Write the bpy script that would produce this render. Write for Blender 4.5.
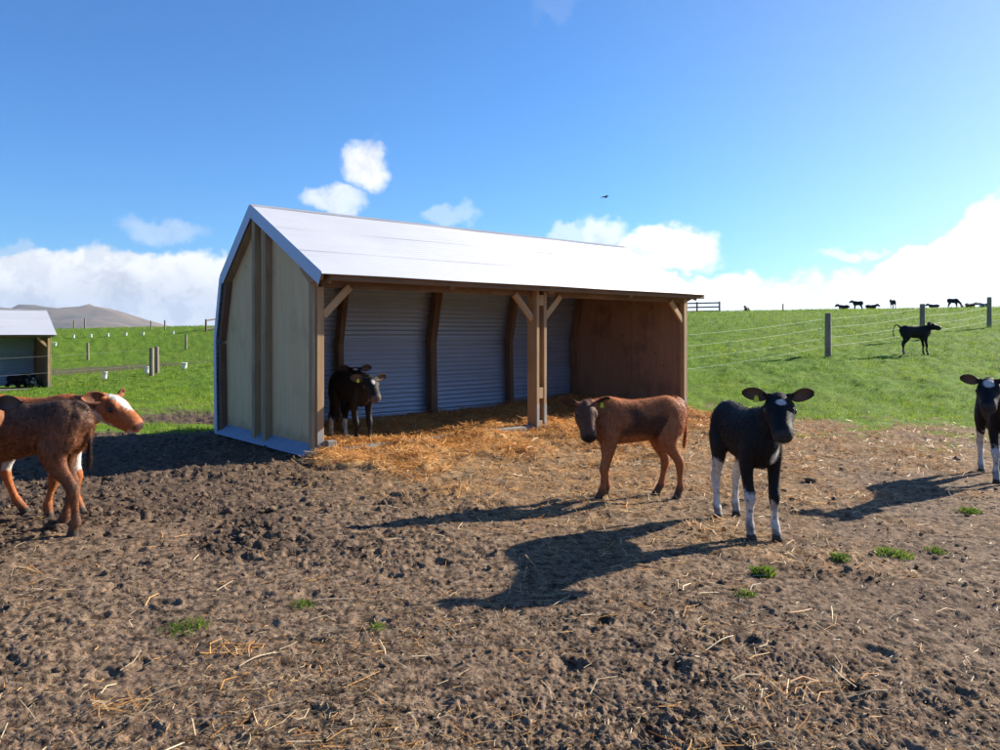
import bpy, bmesh, math, random
import numpy as np
from mathutils import Vector, Matrix

for o in list(bpy.data.objects): bpy.data.objects.remove(o, do_unlink=True)
random.seed(7); rng = np.random.default_rng(7)
R = math.radians
SC = bpy.context.scene
COL = SC.collection

# ------------------------------------------------------------------ camera
FPX, HZ, CAMH = 770.0, 333.0, 1.46            # focal length (px of a 1000 px wide picture), eye-level row, eye height
cam_d = bpy.data.cameras.new('camera'); cam = bpy.data.objects.new('camera', cam_d); COL.objects.link(cam)
cam.location = (0, 0, CAMH); cam.rotation_euler = (R(90), 0, 0)
cam_d.sensor_width = 36; cam_d.lens = 36*FPX/1000
cam_d.shift_y = -(375-HZ)/1000
cam_d.clip_start = .05; cam_d.clip_end = 40000
SC.camera = cam

# ------------------------------------------------------------------ light
SUN_AZ = math.atan2(.88, .475)                 # from +Y towards +X
SUN_EL = R(25)
sd = Vector((math.sin(SUN_AZ)*math.cos(SUN_EL), math.cos(SUN_AZ)*math.cos(SUN_EL), math.sin(SUN_EL)))
sun_l = bpy.data.lights.new('sun', 'SUN'); sun = bpy.data.objects.new('sun', sun_l); COL.objects.link(sun)
sun_l.energy = 5.0; sun_l.angle = R(.5); sun_l.color = (1, .91, .78)
sun.rotation_euler = sd.to_track_quat('Z', 'Y').to_euler()
sun.location = (30, 20, 30)

SC.view_settings.view_transform = 'Standard'; SC.view_settings.look = 'None'
SC.view_settings.exposure = 1.27; SC.view_settings.gamma = 1
SC.render.engine = 'CYCLES'
SC.cycles.use_denoising = True
SC.cycles.max_bounces = 8
SC.cycles.volume_bounces = 0

# node helpers
class NT:
    def __init__(s, tree): s.t = tree; s.n = tree.nodes; s.l = tree.links
    def new(s, typ, **kw):
        n = s.n.new(typ)
        for k, v in kw.items(): setattr(n, k, v)
        return n
    def put(s, sock, v):
        if v is None: return
        if hasattr(v, 'is_linked') or hasattr(v, 'links'): s.l.new(v, sock)
        else: sock.default_value = v
    def m(s, op, a, b=None, c=None, clamp=False):
        n = s.new('ShaderNodeMath', operation=op, use_clamp=clamp)
        for i, v in enumerate((a, b, c)):
            if v is not None: s.put(n.inputs[i], v)
        return n.outputs[0]
    def vm(s, op, a, b=None):
        n = s.new('ShaderNodeVectorMath', operation=op)
        s.put(n.inputs[0], a)
        if b is not None: s.put(n.inputs[1], b)
        return n.outputs[0]
    def noise(s, vec, scale, detail=4, rough=.55, out=0, dist=0):
        n = s.new('ShaderNodeTexNoise'); s.put(n.inputs['Vector'], vec)
        n.inputs['Scale'].default_value = scale; n.inputs['Detail'].default_value = detail
        n.inputs['Roughness'].default_value = rough; n.inputs['Distortion'].default_value = dist
        return n.outputs[out]
    def mix(s, f, a, b, mode='MIX'):
        n = s.new('ShaderNodeMix', data_type='RGBA', blend_type=mode)
        s.put(n.inputs[0], f); s.put(n.inputs[6], a if not isinstance(a, tuple) else a+(1,)*(4-len(a)))
        s.put(n.inputs[7], b if not isinstance(b, tuple) else b+(1,)*(4-len(b)))
        return n.outputs[2]
    def ss(s, v, lo, hi):
        n = s.new('ShaderNodeMapRange', interpolation_type='SMOOTHSTEP')
        s.put(n.inputs[0], v); s.put(n.inputs[1], lo); s.put(n.inputs[2], hi)
        return n.outputs[0]
    def ramp(s, v, lo, hi, a=0., b=1.):
        n = s.new('ShaderNodeMapRange'); s.put(n.inputs[0], v); s.put(n.inputs[1], lo); s.put(n.inputs[2], hi)
        s.put(n.inputs[3], a); s.put(n.inputs[4], b)
        return n.outputs[0]

# ------------------------------------------------------------------ sky: Nishita plus clouds laid out by direction
W = bpy.data.worlds.new('World'); SC.world = W; W.use_nodes = True
w = NT(W.node_tree); w.n.clear()
sky = w.new('ShaderNodeTexSky', sky_type='NISHITA', sun_disc=False)
sky.sun_elevation = SUN_EL; sky.sun_rotation = SUN_AZ
sky.air_density = 1.0; sky.dust_density = .55; sky.ozone_density = 2.2; sky.altitude = 150
gen = w.new('ShaderNodeTexCoord').outputs['Generated']
dirv = w.vm('NORMALIZE', gen)
warp = w.vm('SCALE', w.vm('SUBTRACT', w.noise(dirv, 9, 5, .6, 1), (.5, .5, .5))); warp.node.inputs['Scale'].default_value = .075
warp2 = w.vm('SCALE', w.vm('SUBTRACT', w.noise(dirv, 30, 4, .55, 1), (.5, .5, .5))); warp2.node.inputs['Scale'].default_value = .036
dv = w.vm('ADD', w.vm('ADD', dirv, warp), warp2)
sep = w.new('ShaderNodeSeparateXYZ'); w.l.new(dv, sep.inputs[0])
az = w.m('ARCTAN2', sep.outputs[0], sep.outputs[1]); el = w.m('ARCSINE', sep.outputs[2])
def px2ae(x, y):
    dx = (x-500)/FPX
    return math.atan(dx), math.atan((HZ-y)/FPX/math.sqrt(1+dx*dx))
puffs = [  # x, y, half-width, half-height (px), strength
    (368, 167, 27, 23, 1.0), (330, 203, 38, 13, .75), (163, 224, 34, 15, .34), (452, 217, 24, 9, .30),
    (605, 231, 24, 15, .7), (664, 252, 46, 22, 1.5), (570, 234, 18, 9, .5), (846, 257, 20, 6, .6), (874, 251, 15, 5, .5),
    (555, 8, 22, 12, .06), (12, 245, 26, 8, .35)]
acc = None
for x, y, hw, hh, st in puffs:
    a0, e0 = px2ae(x, y); a1, _ = px2ae(x+hw, y); _, e1 = px2ae(x, y-hh)
    da = w.m('MULTIPLY', w.m('SUBTRACT', az, a0), 1/(a1-a0))
    de = w.m('MULTIPLY', w.m('SUBTRACT', el, e0), 1/(e1-e0))
    q = w.m('SUBTRACT', 1.0, w.m('ADD', w.m('MULTIPLY', da, da), w.m('MULTIPLY', de, de)))
    q = w.m('MULTIPLY', w.ss(q, -.7, .65), st)
    acc = q if acc is None else w.m('MAXIMUM', acc, q)
# horizon bank: its top height wanders round the whole horizon
flat = w.new('ShaderNodeCombineXYZ'); w.l.new(sep.outputs[0], flat.inputs[0]); w.l.new(sep.outputs[1], flat.inputs[1])
top = w.m('MULTIPLY', w.m('SUBTRACT', w.noise(flat.outputs[0], 6, 4, .6), .5), .05)
top = w.m('ADD', top, .078)
def bump_at(x, width_px, h):
    a0, _ = px2ae(x, HZ)
    d = w.m('MULTIPLY', w.m('SUBTRACT', az, a0), FPX/width_px)
    return w.m('MULTIPLY', w.m('EXPONENT', w.m('MULTIPLY', w.m('MULTIPLY', d, d), -1.)), h)
for b in ((60, 130, .018), (215, 60, .016), (810, 90, -.018), (1060, 105, .085), (560, 90, -.03), (705, 30, .01)):
    top = w.m('ADD', top, bump_at(*b))
bank = w.ss(w.m('SUBTRACT', top, el), -.004, .0075)
mask = w.m('MAXIMUM', acc, bank, clamp=True)
mask = w.m('MULTIPLY', mask, w.ss(w.noise(dv, 30, 6, .6), .12, .42))
mask = w.m('MAXIMUM', mask, w.m('MULTIPLY', bank, .96), clamp=True)
# cloud light: brighter towards the sun, greyer in the folds and low parts
lit = w.new('ShaderNodeVectorMath', operation='DOT_PRODUCT'); w.l.new(dirv, lit.inputs[0]); lit.inputs[1].default_value = sd
fold = w.noise(dv, 22, 7, .65)
grey = w.m('MULTIPLY', w.ss(w.m('SUBTRACT', top, el), .012, .065), w.ramp(lit.outputs['Value'], .15, .72, 1., .0))
grey = w.m('ADD', w.m('MULTIPLY', grey, .62), w.m('MULTIPLY', w.ss(fold, .56, .38), .42), clamp=True)
CB = 7.6
cl_lit = w.mix(w.ramp(lit.outputs['Value'], .2, .8), (CB*1.08, CB*1.1, CB*1.12), (CB*1.4, CB*1.4, CB*1.38))
cloud = w.mix(grey, cl_lit, (CB*.56, CB*.61, CB*.74))
# deep blue of clean southern air, whiter in the glare towards the sun
tint = w.mix(w.ss(lit.outputs['Value'], .55, 1.0), (.42, .92, 1.48), (.84, 1.02, 1.25))
tinted = w.mix(1., sky.outputs[0], tint, 'MULTIPLY')
bg = w.new('ShaderNodeBackground'); bg.inputs['Strength'].default_value = .053
w.l.new(w.mix(mask, tinted, cloud), bg.inputs['Color'])
wo = w.new('ShaderNodeOutputWorld'); w.l.new(bg.outputs[0], wo.inputs[0])

# ------------------------------------------------------------------ numpy noise
_perm = np.random.default_rng(3).permutation(4096).astype(np.int64)
def _h(ix, iy, s): return _perm[(_perm[(ix + s*131) & 4095] + iy) & 4095]
def perlin(x, y, s=0):
    ix = np.floor(x).astype(np.int64); iy = np.floor(y).astype(np.int64); fx = x-ix; fy = y-iy
    u = fx*fx*fx*(fx*(fx*6-15)+10); v = fy*fy*fy*(fy*(fy*6-15)+10)
    def g(a, b):
        t = _h(ix+a, iy+b, s)*(2*np.pi/4096); return np.cos(t)*(fx-a)+np.sin(t)*(fy-b)
    return ((g(0,0)*(1-u)+g(1,0)*u)*(1-v)+(g(0,1)*(1-u)+g(1,1)*u)*v)*1.4
def fbm(x, y, s=0, o=4, g=.5):
    r = 0; a = 1
    for i in range(o): r = r+a*perlin(x, y, s+i*17); x = x*2.03; y = y*2.03; a *= g
    return r
def worley(x, y, s=0, ids=False):
    ix = np.floor(x).astype(np.int64); iy = np.floor(y).astype(np.int64)
    d1 = np.full(x.shape, 9.); d2 = np.full(x.shape, 9.); hid = np.zeros(x.shape, np.int64)
    for a in (-1, 0, 1):
        for b in (-1, 0, 1):
            h = _h(ix+a, iy+b, s); px = ix+a+(h & 63)/63.; py = iy+b+((h >> 6) & 63)/63.
            d = np.hypot(px-x, py-y); m = d < d1
            d2 = np.where(m, d1, np.minimum(d2, d)); d1 = np.where(m, d, d1); hid = np.where(m, h, hid)
    return (d1, d2, hid) if ids else (d1, d2)
def sst(v, a, b):
    t = np.clip((v-a)/(b-a), 0, 1); return t*t*(3-2*t)

# ------------------------------------------------------------------ terrain heights
CP = [(x, y, 0) for x in (-8, -4, 0, 4, 8) for y in (-6, 0, 5, 9, 13)]
CP += [(4.3,17.5,.44),(9.16,21.5,.82),(11.7,21.8,.84),(14.1,25.7,1.23),(19,29.9,1.65),(12,16,.35),(16,12,.3),
       (14,50,2.5),(34,50,2.9),(19,77,3.36),(33,77,3.6),(50,77,3.9),(70,77,4.3),(60,50,3.7),
       (-17.8,30.5,-.72),(-23.2,25.8,-.72),(-14.9,33,-.34),(-29,54,-.43),(-23.6,58,.18),(-25,70,1.85),(-36,70,1.75),(-50,70,1.5),(-15,70,2.2),(0,74,2.8),
       (-6,18,.0),(-11,17,-.2),(-6,33,.1),(2,30,.8),(-60,40,-.8),(-40,25,-1.2),(-10,-12,0),(12,-12,0),(-30,5,-.6),(30,5,.6),(45,25,2.2),
       (-36,100,-.5),(0,105,.6),(40,105,2.),(80,105,3.)]
CP = np.array(CP, float)
def _phi(r): return r**3/1000.
def _tps():
    P = CP[:, :2]; n = len(P); K = _phi(np.linalg.norm(P[:, None]-P[None], axis=2)); K += np.eye(n)*.02
    Q = np.c_[np.ones(n), P]; A = np.block([[K, Q], [Q.T, np.zeros((3, 3))]])
    return np.linalg.solve(A, np.r_[CP[:, 2], np.zeros(3)])
_TW = _tps()
def gz(x, y):
    x = np.atleast_1d(np.asarray(x, float)); y = np.atleast_1d(np.asarray(y, float))
    rr = np.hypot(x, y); k = np.minimum(1, 105/np.maximum(rr, 1e-6)); xc = x*k; yc = np.maximum(y*k, -14)
    xc = np.clip(xc, -75, 95)
    z = _TW[-3]+_TW[-2]*xc+_TW[-1]*yc
    for i, (a, b, _) in enumerate(CP): z = z+_TW[i]*_phi(np.hypot(xc-a, yc-b))
    flat = 1-sst(rr, 11., 17.)
    z = z*(1-flat)
    t = sst(rr, 90, 420); return z*(1-t)+(-14)*t
def g1(x, y): return float(gz(x, y)[0])

# ------------------------------------------------------------------ shed frame of reference
P0 = np.array([-2.1374, 8.9936]); AX = np.array([.755601, .655032]); NX = np.array([.655032, -.755601])
def shed_uv(x, y): dx = x-P0[0]; dy = y-P0[1]; return dx*AX[0]+dy*AX[1], dx*NX[0]+dy*NX[1]   # along, distance in front
SL, SD = 7.2, 2.8

# surface cover, as laid out on the ground
def cover(x, y):
    u, v = shed_uv(x, y)
    n = fbm(x*.9, y*.9, 5, 4, .6)*.9; n2 = fbm(x*3.1, y*3.1, 9, 3)
    # right-hand pasture edge
    edge = np.interp(x, [-30, -8, 3.4, 5.4, 7.5, 12, 30], [14.8, 14.8, 14.4, 12.7, 11.9, 10.6, 8])
    gr = sst(y-edge+n*1.5+n2*.9+fbm(x*7, y*7, 13, 2)*.5, -1.3, .9)
    gr = np.maximum(gr, .75*sst(n+n2*.8, -.05, .55)*sst(y-edge+n2*.6, -4.4, -.2)*sst(x, 3.2, 4.6))
    # grass strip in the lee of the shed, left of its end wall
    strip = sst(.66-np.abs(y-11.75+n*.2+(x+4)*.08), 0, .3)*(u < .3)*(v < -2.6)*(x > -12)*(x < -3)
    gr = np.maximum(gr, strip)
    # worn patch on the left hillside
    worn = sst(1-((x+24)/7)**2-((y-46)/4.5)**2+n*.5, 0, .6)*.8
    gr = gr*(1-worn)
    inside = (u > -.1)*(u < SL+.1)*(v < .1)*(v > -SD)
    gr = gr*(1-inside)
    st = np.where(v < .05, inside*1.0, sst(3.7-v+n*1.5-np.abs(u-4.4)*.12, 0, 2.9))
    st = st*sst(u+.25+n*.25, -.15, .35)*sst(10.8-u+n, 0, 3)
    st = np.maximum(st, .34*sst(6.4-v+n*2, 0, 3)*sst(u+1.5, 0, 2.5)*(v > 0))
    st = np.clip(st, 0, 1)*(1-.9*gr)
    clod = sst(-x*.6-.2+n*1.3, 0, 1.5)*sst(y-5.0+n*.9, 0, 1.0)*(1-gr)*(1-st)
    return gr, st, clod

def micro(x, y, gr, st, clod, rr):
    fade = 1-sst(rr, 15, 24)
    hump = fbm(x*.75, y*.75, 21, 3)*.022
    d1, d2 = worley(x*5.2+fbm(x*3, y*3, 40, 2)*.5, y*5.2+fbm(x*3, y*3, 44, 2)*.5, 2)
    e1, e2 = worley(x*12.5+fbm(x*7, y*7, 46, 2)*.6, y*12.5, 6)
    lump = (np.clip(d2-d1, 0, .6)**.6-.45)*.011
    crumb = (np.clip(e2-e1, 0, .6)**.6-.45)*.010
    rough = .6+.8*sst(fbm(x*.8+7, y*.8, 60, 3), -.35, .55)
    pits = -sst(fbm(x*3.2, y*3.2, 75, 2), .55, .85)*.02
    c1, c2 = worley(x*27+fbm(x*15, y*15, 48, 2)*.7, y*27+fbm(x*15, y*15, 49, 2)*.7, 11)
    grit = (np.clip(c2-c1, 0, .6)**.7-.4)*.013*sst(fbm(x*2.3, y*2.3, 66, 3), -.6, .4)
    fine = fbm(x*34, y*34, 31, 3, .65)*.010
    mid = (.5-np.abs(fbm(x*6, y*6, 35, 4, .6)))*.016
    q = fbm(x*4.6, y*4.6, 35, 5, .62)
    plate = sst(q, -.42, -.16)*.008+sst(q, .16, .34)*.005+q*.002
    p1, _, pid = worley(x*3.1+fbm(x*5, y*5, 90, 2)*.12, y*3.1+fbm(x*5, y*5, 92, 2)*.12, 23, True)
    pr = .17+.07*((pid >> 3) & 7)/7; hoofp = (pid % 10 < 5)*(-(1-sst(p1/pr, .55, 1.))*.024+np.exp(-((p1/pr-1.12)/.16)**2)*.007)
    flatn = sst(fbm(x*.55+3, y*.55, 64, 3), -.25, .5)
    mud = hump+(plate+crumb*.4+grit*.8+fine*.6)*(.40+.55*rough*flatn)+fine*.35+grit*.35+lump*4.2*clod*rough+(crumb*2.2+grit*1.5)*clod+hoofp*(1-.6*st)*(.5+.5*flatn)
    bed = st*(.06+fbm(x*1.6, y*1.6, 50, 3)*.06+fbm(x*6, y*6, 52, 3)*.028)
    turf = fbm(x*1.3, y*1.3, 56, 3)*.035+fbm(x*5, y*5, 58, 2)*.015
    return ((mud*(1-.6*st)+bed)*(1-gr)+turf*gr)*fade+turf*gr*(1-fade)*1.6

# ------------------------------------------------------------------ materials
def mat(name):
    m = bpy.data.materials.new(name); m.use_nodes = True; t = NT(m.node_tree)
    return m, t, m.node_tree.nodes['Principled BSDF']
MATS = {}
def wood_mat(name, dark, light, rough=.75, grain=1.):
    m, t, b = mat(name)
    oc = t.new('ShaderNodeTexCoord').outputs['Object']; oi = t.new('ShaderNodeObjectInfo').outputs['Random']
    off = t.new('ShaderNodeCombineXYZ'); t.l.new(t.m('MULTIPLY', oi, 37.), off.inputs[2]); t.l.new(t.m('MULTIPLY', oi, 11.), off.inputs[0])
    v = t.vm('ADD', oc, off.outputs[0])
    mp = t.new('ShaderNodeMapping'); t.l.new(v, mp.inputs[0]); mp.inputs['Scale'].default_value = (30*grain, 30*grain, 1.6*grain)
    gr = t.noise(mp.outputs[0], 1, 5, .65, dist=.6)
    bl = t.noise(v, 2.2, 4, .6)
    f = t.ramp(t.m('ADD', t.m('MULTIPLY', gr, .65), t.m('MULTIPLY', bl, .5)), .38, .78)
    c = t.mix(f, dark, light)
    c = t.mix(t.ramp(oi, 0, 1, 0, .3), c, tuple(x*.72 for x in dark))
    t.l.new(c, b.inputs['Base Color']); b.inputs['Roughness'].default_value = rough
    bp = t.new('ShaderNodeBump'); bp.inputs['Strength'].default_value = .35; bp.inputs['Distance'].default_value = .004
    t.l.new(gr, bp.inputs['Height']); t.l.new(bp.outputs[0], b.inputs['Normal'])
    MATS[name] = m; return m
wood_mat('treated_pine', (.28, .165, .075), (.54, .35, .18))
wood_mat('brown_pine', (.10, .055, .03), (.24, .138, .075))
wood_mat('weathered_timber', (.13, .11, .095), (.33, .29, .25), .9)
wood_mat('post_timber', (.14, .115, .085), (.34, .29, .21), .9)
def ply_mat(name, a, b_, stain):
    m, t, b = mat(name)
    oc = t.new('ShaderNodeTexCoord').outputs['Object']; oi = t.new('ShaderNodeObjectInfo').outputs['Random']
    off = t.new('ShaderNodeCombineXYZ'); t.l.new(t.m('MULTIPLY', oi, 23.), off.inputs[1])
    v = t.vm('ADD', oc, off.outputs[0])
    mp = t.new('ShaderNodeMapping'); t.l.new(v, mp.inputs[0]); mp.inputs['Scale'].default_value = (9, 9, .8)
    g = t.noise(mp.outputs[0], 1, 5, .6, dist=1.2); s = t.noise(v, 1.6, 5, .62)
    c = t.mix(t.ramp(g, .3, .72), a, b_)
    c = t.mix(t.m('MULTIPLY', t.ss(s, .52, .72), .6), c, stain)
    vo = t.new('ShaderNodeTexVoronoi'); t.l.new(v, vo.inputs['Vector']); vo.inputs['Scale'].default_value = 3.3
    kn = t.m('MULTIPLY', t.ss(vo.outputs['Distance'], .10, .05), t.ss(t.noise(v, 2.1, 2), .5, .58))
    c = t.mix(t.m('MULTIPLY', kn, .75), c, tuple(x*.35 for x in a))
    sz = t.new('ShaderNodeSeparateXYZ'); t.l.new(oc, sz.inputs[0])
    splash = t.m('MULTIPLY', t.ss(t.m('ADD', sz.outputs[2], t.m('MULTIPLY', t.noise(v, 6, 5, .65), .45)), .62, .2), .7)
    c = t.mix(splash, c, (.075, .055, .038))
    t.l.new(c, b.inputs['Base Color']); b.inputs['Roughness'].default_value = .8
    bp = t.new('ShaderNodeBump'); bp.inputs['Strength'].default_value = .2; bp.inputs['Distance'].default_value = .003
    t.l.new(g, bp.inputs['Height']); t.l.new(bp.outputs[0], b.inputs['Normal'])
    MATS[name] = m
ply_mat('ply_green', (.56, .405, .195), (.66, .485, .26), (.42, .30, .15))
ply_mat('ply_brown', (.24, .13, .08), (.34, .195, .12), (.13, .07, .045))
def metal_mat(name, base, rough, metallic, lo=.82):
    m, t, b = mat(name)
    oc = t.new('ShaderNodeTexCoord').outputs['Object']
    s = t.noise(oc, 1.1, 5, .6); sp = t.noise(oc, 60, 2, .5)
    mp = t.new('ShaderNodeMapping'); t.l.new(oc, mp.inputs[0]); mp.inputs['Scale'].default_value = (.5, 9, 9)
    streak = t.noise(mp.outputs[0], 1, 4, .6)
    f = t.m('ADD', t.m('MULTIPLY', s, .6), t.m('MULTIPLY', streak, .4))
    t.l.new(t.mix(t.ramp(f, .35, .68), tuple(x*lo for x in base), base), b.inputs['Base Color'])
    b.inputs['Metallic'].default_value = metallic
    t.l.new(t.ramp(t.m('ADD', f, t.m('MULTIPLY', sp, .12)), .35, .8, rough-.07, rough+.13), b.inputs['Roughness'])
    MATS[name] = m
metal_mat('zinc_roof', (.46, .48, .53), .55, .12, .94)
metal_mat('zinc_wall', (.44, .53, .70), .42, .6)
metal_mat('galvanised', (.40, .50, .66), .5, .35)
def plain(name, c, rough=.6, var=.25, metallic=0., scale=8):
    m, t, b = mat(name)
    oc = t.new('ShaderNodeTexCoord').outputs['Object']
    t.l.new(t.mix(t.ramp(t.noise(oc, scale, 4, .6), .3, .7), tuple(x*(1-var) for x in c), c), b.inputs['Base Color'])
    b.inputs['Roughness'].default_value = rough; b.inputs['Metallic'].default_value = metallic
    MATS[name] = m
plain('wire', (.34, .34, .32), .6, .1, .2)
plain('tub_plastic', (.78, .78, .76), .45, .12)
plain('strap', (.34, .33, .31), .6, .3, .3)
plain('eye', (.012, .009, .008), .08, .1)
plain('tag_yellow', (.62, .66, .04), .45, .15)
plain('bird_feather', (.03, .032, .04), .7)

def coat_mat():
    m, t, b = mat('coat')
    at = t.new('ShaderNodeVertexColor', layer_name='coat')
    oc = t.new('ShaderNodeTexCoord').outputs['Object']
    n = t.noise(oc, 55, 4, .65); n2 = t.noise(oc, 9, 3, .6)
    f = t.m('ADD', t.m('MULTIPLY', n, .8), t.m('MULTIPLY', n2, .2))
    mulc = t.new('ShaderNodeMix', data_type='RGBA', blend_type='MULTIPLY'); mulc.inputs[0].default_value = 1
    t.l.new(at.outputs[0], mulc.inputs[6])
    t.l.new(t.mix(t.ramp(f, .32, .68), (.72, .72, .72), (1.22, 1.22, 1.22)), mulc.inputs[7])
    t.l.new(mulc.outputs[2], b.inputs['Base Color'])
    b.inputs['Roughness'].default_value = .62
    b.inputs['Specular IOR Level'].default_value = .22
    bp = t.new('ShaderNodeBump'); bp.inputs['Strength'].default_value = .6; bp.inputs['Distance'].default_value = .006
    t.l.new(n, bp.inputs['Height']); t.l.new(bp.outputs[0], b.inputs['Normal'])
    MATS['coat'] = m
coat_mat()
def hair_mat():
    m, t, b = mat('coat_hair')
    at = t.new('ShaderNodeVertexColor', layer_name='coat')
    t.l.new(at.outputs[0], b.inputs['Base Color']); b.inputs['Roughness'].default_value = .6; b.inputs['Specular IOR Level'].default_value = .12
    tr = t.new('ShaderNodeBsdfTranslucent'); t.l.new(at.outputs[0], tr.inputs['Color'])
    mx = t.new('ShaderNodeMixShader'); mx.inputs[0].default_value = .55
    t.l.new(b.outputs[0], mx.inputs[1]); t.l.new(tr.outputs[0], mx.inputs[2])
    t.l.new(mx.outputs[0], t.n['Material Output'].inputs[0]); MATS['coat_hair'] = m
hair_mat()
def blade_mat(name, layer, trans, rough=.5):
    m, t, b = mat(name)
    at = t.new('ShaderNodeVertexColor', layer_name=layer)
    t.l.new(at.outputs[0], b.inputs['Base Color']); b.inputs['Roughness'].default_value = rough; b.inputs['Specular IOR Level'].default_value = .18
    tr = t.new('ShaderNodeBsdfTranslucent'); t.l.new(at.outputs[0], tr.inputs['Color'])
    mx = t.new('ShaderNodeMixShader'); mx.inputs[0].default_value = trans
    t.l.new(b.outputs[0], mx.inputs[1]); t.l.new(tr.outputs[0], mx.inputs[2])
    t.l.new(mx.outputs[0], t.n['Material Output'].inputs[0]); MATS[name] = m
blade_mat('grass_blade', 'tint', .45)
blade_mat('straw_stalk', 'tint', .25, .45)

def ground_mat():
    m, t, b = mat('ground')
    at = t.new('ShaderNodeVertexColor', layer_name='cover')
    sp = t.new('ShaderNodeSeparateColor'); t.l.new(at.outputs[0], sp.inputs[0])
    gr, st, cl = sp.outputs[0], sp.outputs[1], sp.outputs[2]
    oc = t.new('ShaderNodeTexCoord').outputs['Object']
    n1 = t.noise(oc, 1.1, 5, .6); n2 = t.noise(oc, 14, 6, .65); n3 = t.noise(oc, 95, 5, .7); n4 = t.noise(oc, 4.5, 5, .62)
    mud = t.mix(t.ramp(n4, .34, .68), (.092, .060, .039), (.190, .128, .083))
    mud = t.mix(t.ramp(n2, .44, .66), mud, (.275, .195, .132))
    mud = t.mix(t.m('MULTIPLY', t.ss(n2, .50, .38), .85), mud, (.030, .022, .018))
    mud = t.mix(t.m('MULTIPLY', t.ss(n1, .45, .7), .45), mud, (.175, .115, .078))
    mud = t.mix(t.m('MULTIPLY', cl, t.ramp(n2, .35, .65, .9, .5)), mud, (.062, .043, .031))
    mud = t.mix(t.m('MULTIPLY', t.ss(n3, .47, .36), .8), mud, (.030, .022, .017))
    mud = t.mix(t.m('MULTIPLY', t.ss(n3, .60, .72), .55), mud, (.36, .26, .16))
    straw = t.mix(t.ramp(n2, .3, .7), (.26, .135, .045), (.58, .34, .13))
    c = t.mix(t.m('MULTIPLY', st, .9), mud, straw)
    turf = t.mix(t.ramp(n4, .3, .7), (.065, .13, .008), (.135, .225, .016))
    turf = t.mix(t.m('MULTIPLY', t.ss(n1, .5, .72), .55), turf, (.17, .21, .04))
    turf = t.mix(t.m('MULTIPLY', t.ss(n2, .55, .7), .35), turf, (.05, .06, .018))
    c = t.mix(gr, c, turf)
    t.l.new(c, b.inputs['Base Color'])
    b.inputs['Roughness'].default_value = .95
    b.inputs['Specular IOR Level'].default_value = .12
    h = t.m('ADD', t.m('MULTIPLY', n2, 1.), t.m('MULTIPLY', n3, .5))
    bp = t.new('ShaderNodeBump'); bp.inputs['Strength'].default_value = .9; bp.inputs['Distance'].default_value = .013
    t.l.new(h, bp.inputs['Height']); t.l.new(bp.outputs[0], b.inputs['Normal'])
    MATS['ground'] = m
ground_mat()
def hills_mat():
    m, t, b = mat('hills')
    oc = t.new('ShaderNodeTexCoord').outputs['Object']
    n = t.noise(oc, .0022, 6, .62); n2 = t.noise(oc, .009, 5, .6)
    c = t.mix(t.ramp(n, .35, .65), (.05, .052, .045), (.185, .13, .085))
    c = t.mix(t.m('MULTIPLY', t.ss(n2, .55, .68), .7), c, (.035, .045, .035))
    t.l.new(c, b.inputs['Base Color']); b.inputs['Roughness'].default_value = 1; MATS['hills'] = m
hills_mat()

# ------------------------------------------------------------------ object helpers
def link(o, parent=None):
    COL.objects.link(o)
    if parent is not None: o.parent = parent
    return o
def tag(o, label, cat, group=None):
    o['label'] = label; o['category'] = cat
    if group: o['group'] = group
    return o
def empty(name, loc=(0, 0, 0), rz=0):
    o = bpy.data.objects.new(name, None); o.empty_display_size = .2; link(o)
    o.location = loc; o.rotation_euler = (0, 0, rz); return o
def mesh_np(name, v, f, material, parent=None, smooth=False, col=None, layer='coat'):
    me = bpy.data.meshes.new(name); v = np.asarray(v, np.float32)
    f = np.asarray(f, np.int32); k = f.shape[1]; nf = len(f)
    me.vertices.add(len(v)); me.vertices.foreach_set('co', v.ravel())
    me.loops.add(nf*k); me.loops.foreach_set('vertex_index', f.ravel())
    me.polygons.add(nf); me.polygons.foreach_set('loop_start', np.arange(0, nf*k, k, dtype=np.int32))
    try: me.polygons.foreach_set('loop_total', np.full(nf, k, np.int32))
    except Exception: pass
    if smooth: me.polygons.foreach_set('use_smooth', np.ones(nf, bool))
    me.update(calc_edges=True); me.validate()
    if col is not None:
        at = me.color_attributes.new(layer, 'FLOAT_COLOR', 'POINT')
        at.data.foreach_set('color', np.c_[col, np.ones(len(col))].astype(np.float32).ravel())
    me.materials.append(material if not isinstance(material, str) else MATS[material])
    return link(bpy.data.objects.new(name, me), parent)
def bm_obj(name, bm, material, parent=None, smooth=False):
    bmesh.ops.recalc_face_normals(bm, faces=bm.faces[:])
    me = bpy.data.meshes.new(name); bm.to_mesh(me); bm.free()
    if smooth:
        for p in me.polygons: p.use_smooth = True
    me.materials.append(MATS[material]); return link(bpy.data.objects.new(name, me), parent)
def bevel_box(bm, lo, hi, bev=.004):
    g = bmesh.ops.create_cube(bm, size=1)['verts']
    for q in g: q.co = Vector([lo[i]+(q.co[i]+.5)*(hi[i]-lo[i]) for i in range(3)])
    if bev:
        es = list({e for q in g for e in q.link_edges})
        bmesh.ops.bevel(bm, geom=es, offset=bev, segments=1, affect='EDGES')
def box(name, lo, hi, material, parent=None, bev=.004):
    """axis-aligned timber; mesh origin at its centre bottom so the grain runs along its Z"""
    bm = bmesh.new(); bevel_box(bm, lo, hi, bev); return bm_obj(name, bm, material, parent)
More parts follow.
